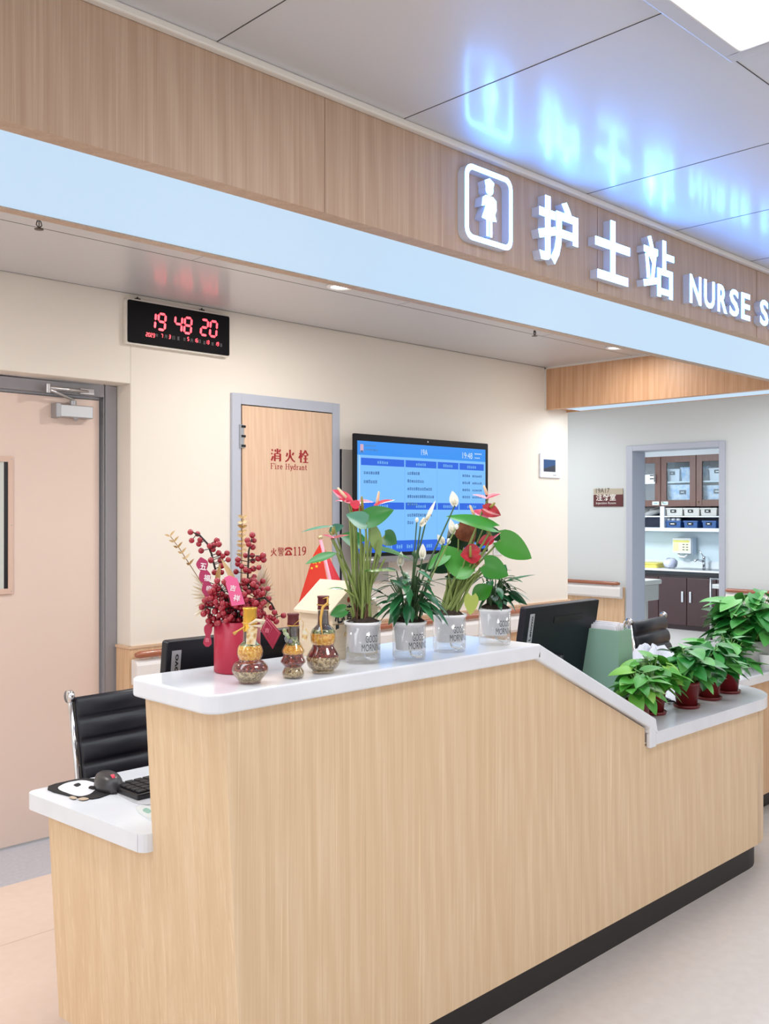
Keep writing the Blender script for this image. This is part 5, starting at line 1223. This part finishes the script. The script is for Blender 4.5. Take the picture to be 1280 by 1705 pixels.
b2, bc2 = bottle('small tiered seed bottle with maroon cap between two gourd bottles', 488, 1131, [(.024, .001), (.0265, .005), (.027, .014), (.0215, .0255), (.027, .033), (.031, .039), (.026, .050), (.0245, .057), (.0278, .064), (.025, .071), (.018, .084), (.014, .093), (.013, .13)], [(.0265, 0), (.058, 1), (.080, 2), (.1, 3), (1, 4)], .126, (.128, .156), .0138, M_WAX)
b3, bc3 = bottle('largest gourd seed bottle with gold ribbon in front of the wooden house', 538, 1122, [(.0285, .001), (.0285, .007), (.037, .013), (.0432, .029), (.040, .045), (.030, .062), (.0275, .069), (.031, .078), (.032, .09), (.030, .105), (.0205, .116), (.0155, .124), (.0145, .16)], [(.041, 0), (.071, 1), (.099, 2), (.109, 3), (1, 4)], .155, (.158, .192), .0142, M_WAX)
mb = MB(); c = bc1
mb.tube([c + V((0, 0, .134)) - R_t * .010 + F_ * .014, c - R_t * .026 + F_ * .014 + V((0, 0, .124)), c - R_t * .036 + F_ * .012 + V((0, 0, .117))], [.002, .002, .0045], 6); mb.tube([c + V((.0175 * cos(a), .0175 * sin(a), .142)) for a in [2 * pi * k / 16 for k in range(17)]], .0014, 5)
obj('gold_ribbon', mb, mat('ribbon_gold', (222, 176, 92), .35, .4), b1)
mb = MB(); o_ = c + F_ * .0225 - R_t * .006
mb.prism([o_ + R_t * x + V((0, 0, z)) for x, z in ((0, .094), (.022, .092), (.027, .130), (.014, .138), (.002, .128))], [o_ + F_ * .0012 + R_t * x + V((0, 0, z)) for x, z in ((0, .094), (.022, .092), (.027, .130), (.014, .138), (.002, .128))]); obj('tag', mb, noise_mat('tag_print', [(.35, (150, 84, 44)), (.5, (222, 190, 130)), (.65, (226, 222, 206))], (1, 1, 1), 60, 3, .35), b1)
mb = MB(); mb.tube([c + V((0, 0, .140)) + F_ * .018, c + R_t * .018 + F_ * .02 + V((0, 0, .150)), c + R_t * .036 + F_ * .018 + V((0, 0, .146)), c + R_t * .03 + F_ * .018 + V((0, 0, .136)), c + F_ * .02 + V((0, 0, .136))], [.002, .004, .005, .004, .002], 6); obj('ribbon_bow', mb, mat('ribbon_cream', (226, 208, 180), .4), b1)
c = bc2; mb = MB(); o_ = c + R_t * .022 + F_ * .008
pts = ((0, .092), (.012, .090), (.015, .112), (.010, .122), (.001, .112)); mb.prism([o_ + R_t * x + V((0, 0, z)) for x, z in pts], [o_ + F_ * .0012 + R_t * x + V((0, 0, z)) for x, z in pts]); obj('tag', mb, noise_mat('tag_print', [(0.4, (222, 190, 130)), (0.6, (226, 222, 206))], (1, 1, 1), 60), b2)
mb = MB(); mb.tube([c + V((.0145 * cos(a), .0145 * sin(a), .127)) for a in [2 * pi * k / 16 for k in range(17)]], .0014, 5); mb.tube([c + F_ * .014 + V((0, 0, .127)), c + R_t * .02 + F_ * .012 + V((0, 0, .145)), c + R_t * .026 + F_ * .01 + V((0, 0, .135)), c + R_t * .024 + F_ * .008 + V((0, 0, .116))], .0008, 5); obj('gold_ribbon', mb, mat('ribbon_gold', (222, 176, 92), .35, .4), b2)
mb = MB(); rnd = random.Random(2)
for k in range(7): mb.ball(c + F_ * .018 - R_t * (.004 + .016 * rnd.random()) + V((0, 0, .088 + .030 * rnd.random())), .0055, 7, 5)
obj('flower_trim', mb, leafmat('trim_flowers', (110, 86, 150), (150, 170, 120), (196, 206, 180), .5), b2)
c = bc3; mb = MB()
mb.tube([c + F_ * .016 + V((.0, 0, .186)), c + F_ * .0165 + R_t * .012 + V((0, 0, .19)), c + F_ * .0165 + R_t * .012 + V((0, 0, .176)), c + F_ * .018 + V((0, 0, .165)), c + F_ * .018 - R_t * .005 + V((0, 0, .14)), c + F_ * .020 - R_t * .005 + V((0, 0, .122)), c + F_ * .034 - R_t * .0 + V((0, 0, .10)), c + F_ * .034 + V((0, 0, .08))], [.001, .003, .003, .004, .004, .003, .0012, .0008], 6); mb.tube([c + V((.0155 * cos(a), .0155 * sin(a), .170)) for a in [2 * pi * k / 16 for k in range(17)]], .0014, 5)
obj('gold_ribbon', mb, mat('ribbon_gold', (222, 176, 92), .35, .4), b3)

# ------------------------------------------------------------------ wooden house box
hx0, hx1, hy0, hy1 = 1.728, 1.90, 1.965, 2.108; he, hr = 1.228, 1.300
M_HW = noise_mat('house_wood', [(.3, (236, 214, 182)), (.7, (244, 226, 198))], (1, 1, 8), 14, 3, .5)
t = thing('wooden_house', 'small pale wooden house with painted gable behind the bottles', 'ornament', ((hx0 + hx1) / 2, hy0, ZL))
xm = (hx0 + hx1) / 2
mb = MB(); mb.side([(hx0 + .004, ZL), (hx1 - .004, ZL), (hx1 - .004, he - .002), (xm + .02, hr - .012), (xm - .02, hr - .012), (hx0 + .004, he - .002)], hy0 + .004, hy1); hb = obj('walls', mb, M_HW, t)
mb = MB()
gab = [(hx0 - .0, ZL), (hx1, ZL), (hx1, he)] + [(hx1 + .008 - .0, he + .004)] + arc(xm, hr - .034, .036, 45, 135, 8) + [(hx0 - .008, he + .004), (hx0, he)]
mb.side(gab, hy0 - .002, hy0 + .004, 0)
mb.side([(hx0 + .002, 1.196), (hx1 - .002, 1.196), (hx1 - .002, 1.1985), (hx0 + .002, 1.1985)], hy0 - .003, hy0 - .002, 1)
gb = obj('gable_front', mb, [M_HW, mat('house_line', (176, 148, 112), .6)], t)
mb = MB()
for sgn, xe in ((-1, hx0 - .012), (1, hx1 + .012)):
    a_, b_ = (xe, he - .004), (xm, hr + .004)
    mb.prism([(a_[0], hy0 - .004, a_[1]), (b_[0], hy0 - .004, b_[1]), (b_[0], hy0 - .004, b_[1] + .007), (a_[0], hy0 - .004, a_[1] + .007)], [(a_[0], hy1 + .006, a_[1]), (b_[0], hy1 + .006, b_[1]), (b_[0], hy1 + .006, b_[1] + .007), (a_[0], hy1 + .006, a_[1] + .007)])
obj('roof', mb, mat('house_roof', (240, 222, 194), .5), t)
mb = MB(); yy = hy0 - .0026
mb.text('心', (hx0 + .008, yy, 1.200), (1, 0, 0), (0, 0, 1), .038, .036, 0, .035, 0, 0); mb.text('囍', (hx0 + .052, yy, 1.206), (1, 0, 0), (0, 0, 1), .040, .042, 0, .015, 0, 0)
mb.poly([(hx0 + .06 + .006 * cos(a), yy, 1.262 + .008 * sin(a)) for a in [2 * pi * k / 10 for k in range(10)]], 1)
mb.poly([(hx0 + .05 + .007 * cos(a), yy, 1.168 + .007 * sin(a)) for a in [2 * pi * k / 10 for k in range(10)]], 2); mb.poly([(hx0 + .062 + .007 * cos(a), yy - .0002, 1.165 + .005 * sin(a)) for a in [2 * pi * k / 10 for k in range(10)]], 1)
mb.poly([(hx0 + x, yy, z) for x, z in ((.012, 1.183), (.024, 1.186), (.024, 1.20), (.012, 1.197))], 0)
for a_, b_ in (((.05, 1.125), (.07, 1.135)), ((.07, 1.135), (.09, 1.125)), ((.052, 1.118), (.055, 1.106)), ((.085, 1.118), (.084, 1.104))): mb.poly([(hx0 + a_[0], yy, a_[1]), (hx0 + b_[0], yy, b_[1]), (hx0 + b_[0], yy, b_[1] + .003), (hx0 + a_[0], yy, a_[1] + .003)], 0)
obj('painting', mb, [M_PRINT, mat('paint_red', (176, 70, 50), .5), mat('paint_yellow', (214, 170, 70), .5)], gb)

# ------------------------------------------------------------------ desk flag
DF = 3.02
tp = at(533, 897, DF); md = at(553.5, 985, DF); dv = (md - tp).normalized(); ln = (tp.z - (ZD + .012)) / -dv.z; bs = tp + dv * ln
t = thing('desk_flag', 'small red flag with yellow stars on a pink pole', 'flag', (bs.x, bs.y, ZD))
mb = MB(); mb.tube([tp, bs], .0055, 8); obj('pole', mb, mat('pole_pink', (238, 160, 176), .4), t)
mb = MB(); mb.ball(tp + V((0, 0, .004)), .008, 10, 6); obj('finial', mb, mat('finial_gold', (216, 196, 150), .25, .8), t)
mb = MB(); mb.lathe([(.0005, 0), (.045, 0), (.045, .008), (.012, .014), (.0005, .014)], (bs.x, bs.y, ZD), 20); obj('base', mb, mat('base_gold', (200, 170, 96), .3, .7), t)
M_FLAG = mat('flag_red', (230, 56, 34), .5); M_FLAG2 = mat('flag_red_deep', (218, 50, 62), .5); M_STAR = mat('star_yellow', (250, 214, 60), .5)
mb = MB()
def grid(q, n, wav, m):
    (a, b, c, d) = [V(x) for x in q]; vs = []
    for i in range(n + 1):
        for j in range(n + 1):
            u_, v_ = i / n, j / n; p = a.lerp(b, u_).lerp(d.lerp(c, u_), v_); vs.append(p + F_ * wav * sin(u_ * 5 + v_ * 3) * u_)
    mb.add(vs, [(i * (n + 1) + j, (i + 1) * (n + 1) + j, (i + 1) * (n + 1) + j + 1, i * (n + 1) + j + 1) for i in range(n) for j in range(n)], m, True)
grid([at(533, 905, DF), at(521, 925, DF - .02), at(497, 1004, DF - .05), at(551, 1000, DF - .01)], 8, .004, 0)
grid([at(534, 907, DF + .004), at(543, 918, DF + .02), at(580, 992, DF + .05), at(553, 996, DF + .006)], 8, .004, 1)
fl = obj('cloth', mb, [M_FLAG, M_FLAG2], t)
for px, py, r_ in ((524, 935, .010), (527, 943, .006), (532, 936, .005), (519, 946, .005)):
    p = at(px, py, DF - .035); mb = MB(); mb.poly([p + R_t * ((r_ if k % 2 == 0 else r_ * .4) * sin(2 * pi * k / 10)) + V((0, 0, (r_ if k % 2 == 0 else r_ * .4) * cos(2 * pi * k / 10))) for k in range(10)]); obj('star', mb, M_STAR, fl)

# ------------------------------------------------------------------ red vase with berry branches
vc = V((1.440, 2.000, ZL)); vr = .0585; vh = .128
t = thing('red_vase', 'crimson cylinder vase holding berry branches', 'vase', vc)
mb = MB(); mb.lathe([(.0005, 0), (vr * .96, 0), (vr, .004), (vr, vh), (vr * .95, vh), (vr * .95, .008), (.0005, .008)], vc, 36); obj('body', mb, mat('vase_crimson', (172, 26, 58), .4), t)
mb = MB(); mb.lathe([(.0005, vh - .02), (vr * .94, vh - .02)], vc, 20); obj('foam_filling', mb, mat('foam_dark', (40, 24, 22), .9), t)
DV = V((vc.x, vc.y, 0)).dot(-F_)
M_BERRY = mat('berry_red', (158, 22, 42), .18, coat=.4); M_TWIG = mat('twig_dark', (44, 30, 30), .7)
bm_ = None
def berry_branch(label, twig, berries, dd, rnd):
    global bm_
    root = V((vc.x, vc.y, ZL + vh - .018)) + R_t * rnd.uniform(-.03, .03) + F_ * rnd.uniform(-.02, .02)
    t = thing('berry_branch', label, 'branch', root, 'red berry branches in the vase')
    pts = [root] + [at(x, y, DV + dd) for x, y in twig]
    mb = MB(); mb.tube(pts, [.003] + [.0026] * (len(pts) - 2) + [.0014], 6)
    B = []
    for q in berries:
        x, y = q[0], q[1]
        p = at(x, y, DV + dd + (q[2] if len(q) > 2 else rnd.uniform(-.014, .014)))
        near = min(pts[1:] if len(pts) > 2 else pts, key=lambda z: (z - p).length)
        # nearest point along the twig
        best = None
        for a, b in zip(pts[:-1], pts[1:]):
            ab = b - a; f = max(0, min(1, (p - a).dot(ab) / max(ab.length_squared, 1e-9))); w_ = a + ab * f - V((0, 0, .004))
            if best is None or (w_ - p).length < (best - p).length: best = w_
        if (p - best).length < .07: mb.tube([best, p], .0011, 5)
        B.append(p)
    obj('twig', mb, M_TWIG, t)
    for p in B:
        if bm_ is None:
            m2 = MB(); m2.ball((0, 0, 0), .0076, 12, 8); o = obj('berry', m2, M_BERRY, t, world=False); bm_ = o.data
        else:
            o = bpy.data.objects.new('berry', bm_); COL.objects.link(o); o.parent = t
        o.location = p - wloc(t); s_ = rnd.uniform(.9, 1.08); o.scale = (s_, s_, s_)
    return t
rnd = random.Random(77)
berry_branch('tallest left berry branch leaning over the gourd tag', [(365, 975), (352, 922), (345, 905), (333, 892), (321, 886)], [(317, 886), (329, 889), (319, 900), (333, 899), (331, 906), (335, 917), (349, 909), (356, 908), (355, 915), (361, 900), (364, 906), (364, 921), (351, 933), (367, 933), (371, 926), (378, 921), (380, 932), (369, 942), (357, 953), (369, 953)], 0, rnd)
berry_branch('tallest right berry branch in front of the cabinet frame', [(412, 985), (413, 945), (414, 918), (419, 897)], [(420, 891), (412, 900), (423, 900), (414, 906), (421, 911), (409, 925), (420, 925), (421, 934), (430, 930), (438, 925), (439, 932), (396, 932), (396, 939), (402, 943), (393, 952), (409, 949), (422, 947), (431, 945), (415, 951), (423, 960), (422, 966), (411, 971)], .01, rnd)
berry_branch('berry branch arching to the right over the bottle', [(420, 1000), (440, 995), (452, 1005), (462, 1024)], [(472, 1025), (460, 1035), (457, 1020), (447, 997), (446, 980), (434, 990), (440, 1003), (452, 1012), (449, 1028), (430, 985), (455, 1030), (436, 1010), (428, 1000)], -.03, rnd)
berry_branch('low berry branch spilling left from the vase', [(375, 1015), (355, 1012), (342, 1010)], [(336, 1011), (341, 1000), (346, 1018), (352, 1006), (339, 1022), (350, 1026), (358, 1018), (347, 1034), (362, 1008), (356, 1030), (344, 1008), (366, 1024), (352, 1040), (361, 1038), (370, 1016)], -.03, rnd)
for k, (lab, tw, ex) in enumerate((('berry branch filling the left middle of the bouquet', [(378, 1010), (370, 985), (362, 972)], (342, 388, 966, 1012)), ('berry branch filling the right middle of the bouquet', [(404, 1010), (412, 985), (418, 975)], (392, 440, 966, 1015)), ('berry branch drooping low at the front of the vase', [(392, 1035), (394, 1020), (394, 1010)], (362, 424, 1005, 1042)), ('berry branch low at the right above the diamond tag', [(412, 1030), (424, 1012), (430, 1005)], (405, 446, 998, 1036)))):
    bs_ = []
    while len(bs_) < (36, 36, 40, 28)[k]:
        q = (rnd.uniform(ex[0], ex[1]), rnd.uniform(ex[2], ex[3]), rnd.uniform(-.06, .03))
        if all((q[0] - o[0]) ** 2 + (q[1] - o[1]) ** 2 > 22 for o in bs_): bs_.append(q)
    berry_branch(lab, tw, bs_, 0, rnd)
# dried golden sprays
M_DRY = leafmat('dry_gold', (170, 130, 70), (206, 172, 120), (230, 206, 160), .4); M_PALE = leafmat('dry_pale', (196, 176, 136), (230, 216, 188), (244, 236, 216), .45)
def spray(name, label, root_px, path, leaf_rows, m, dd, wp=5, stem=.0012, cat='dried spray'):
    root = V((vc.x, vc.y, ZL + vh - .018)) + R_t * ((root_px - 392) * .0008)
    t = thing(name, label, cat, root, 'dried sprays in the vase')
    pts = [root] + [at(x, y, DV + dd) for x, y in path]
    mb = MB(); mb.tube(pts, stem, 5); obj('stem', mb, mat('stem_dry', (150, 116, 74), .6), t)
    ml = MB()
    for a, b, c, d_, w_ in leaf_rows:
        ml.leaf(at(a, b, DV + dd), at(c, d_, DV + dd - .012), w_ * DV / 1600, hint('f'), .3, .05, 'lance', 0, 6)
    obj('leaves', ml, m, t)
E1_ = []
for k in range(6):
    x, y = 283 + k * 6.3, 893 + k * 9.5
    E1_ += [(x, y, x - 9 + k, y - 3, 4), (x, y, x + 8, y - 10, 4)]
spray('eucalyptus_spray', 'thin golden eucalyptus spray leaning far left', 370, [(345, 985), (321, 948), (300, 915), (284, 893)], E1_, M_DRY, .03)
E2_ = []
for k in range(9):
    x, y = 404 - k * .3, 862 + k * 8; s_ = 1 if k % 2 else -1
    E2_ += [(x, y, x - 8, y - 2 + s_ * 2, 6), (x, y, x + 8, y - 3, 6)]
spray('eucalyptus_spray', 'upright golden eucalyptus spray in front of the cabinet hinge side', 400, [(401, 960), (402, 920), (403, 885), (405, 860)], E2_, M_DRY, .05)
E3_ = []
for k in range(13):
    f = k / 12; E3_.append((425 + 6 * f, 1000 - 12 * (1 - f), 436 + 22 * f + 4 * sin(f * 3), 935 + 62 * f ** 1.3, 5))
spray('palm_spray', 'cream dried palm fan on the right of the bouquet', 405, [(416, 1010), (426, 985)], E3_, M_PALE, .05)
E4_ = []
for k in range(12):
    f = k / 11; E4_.append((356 - 4 * f, 985 + 20 * f, 318 + 6 * f + 3 * sin(k), 955 + 75 * f, 5))
spray('palm_spray', 'pale lacy dried fan on the left of the bouquet', 378, [(366, 1010), (354, 985)], E4_, M_PALE, .04)
E5_ = [(395, 975, 368, 925 + 5, 9), (430, 1005, 446, 1004, 16), (438, 990, 447, 1012, 12), (360, 980, 366, 938, 9), (425, 995, 418, 1008, 12)]
spray('dried_leaves', 'single golden dried leaves among the berries', 395, [(398, 1010), (396, 980)], E5_, M_DRY, -.02)
# hanging tags
def tagthing(label, shape, D, texts, col, tcol, th=.0012, border=None):
    t0 = [at(x, y, D) for x, y in shape]; c = sum(t0, V((0, 0, 0))) / len(t0)
    t = thing('hanging_tag', label, 'tag', c, 'lucky tags on the bouquet')
    mb = MB(); mb.prism(t0, [q + F_ * -th for q in t0]); cd_ = obj('card', mb, col, t)
    mb = MB()
    for s_, x, y, hh, ang in texts:
        a = radians(ang); ri = R_t * cos(a) + V((0, 0, -sin(a))); u_ = V((0, 0, cos(a))) + R_t * sin(a)
        o_ = at(x, y, D - .0015); mb.text(s_, o_, ri, u_, hh * D / 1600, hh * D / 1600, 0, .02, 0, 0)
    if border:
        for b in border:
            pts = [at(x, y, D - .0015) for x, y in b]; mb.tube(pts + [pts[0]], .0006, 4)
    if mb.v: obj('lettering', mb, tcol, cd_)
    return t
M_TW = mat('tag_text_white', (244, 232, 236), .5)
gx, gy = 336, 937
def gourd(x0, y0, x1, y1, rs):
    L = []; Rr = []; n = 24
    for k in range(n + 1):
        f = k / n; cx_, cy_ = x0 + (x1 - x0) * f, y0 + (y1 - y0) * f
        w_ = rs(f); dx, dy = (x1 - x0), (y1 - y0); l_ = math.hypot(dx, dy); nx, ny = -dy / l_, dx / l_
        L.append((cx_ + nx * w_, cy_ + ny * w_)); Rr.append((cx_ - nx * w_, cy_ - ny * w_))
    return L + Rr[::-1]
tagthing('dark pink gourd shaped tag with four white characters', gourd(334, 928, 350, 1001, lambda f: (5.2 + 4.8 * abs(sin(pi * f * 3.4))) * min(1, (f + .004) * 9) ** .5), DV - .035, (('五', 332, 948, 11, 8), ('福', 338.5, 967, 11, 8), ('临', 343, 984, 9.5, 8)), mat('tag_dark_pink', (172, 40, 90), .45), M_TW)
tagthing('bright pink slanted tag with white characters', [(373, 962), (381, 958), (395, 963), (408, 1006), (386, 1009)], DV - .062, (('吉', 382, 983, 10, 12), ('祥', 387.5, 1000, 11, 12)), mat('tag_pink', (232, 98, 148), .45), M_TW)
tagthing('crimson diamond tag with pink outline beside the gold capped bottle', [(444, 1026), (468, 1054), (454, 1081), (434, 1050)], DV - .05, (('吉', 440, 1053, 8, 6),), mat('tag_crimson', (176, 32, 70), .45), mat('tag_outline', (226, 130, 150), .45), border=[[(444, 1034), (453, 1046), (445, 1060), (437, 1049)], [(444, 1029), (465, 1054), (454, 1076), (437, 1050)]])
tagthing('small crimson oval tag at the left of the vase', gourd(347, 1038, 345, 1077, lambda f: (3.5 + 3.5 * abs(sin(pi * f * 1.7 + .3))) * min(1, (f + .01) * 7, (1.02 - f) * 7) ** .5), DV - .02, (('吉', 341.5, 1069, 7, 0),), mat('tag_crimson', (176, 32, 70), .45), mat('tag_outline', (226, 130, 150), .45))
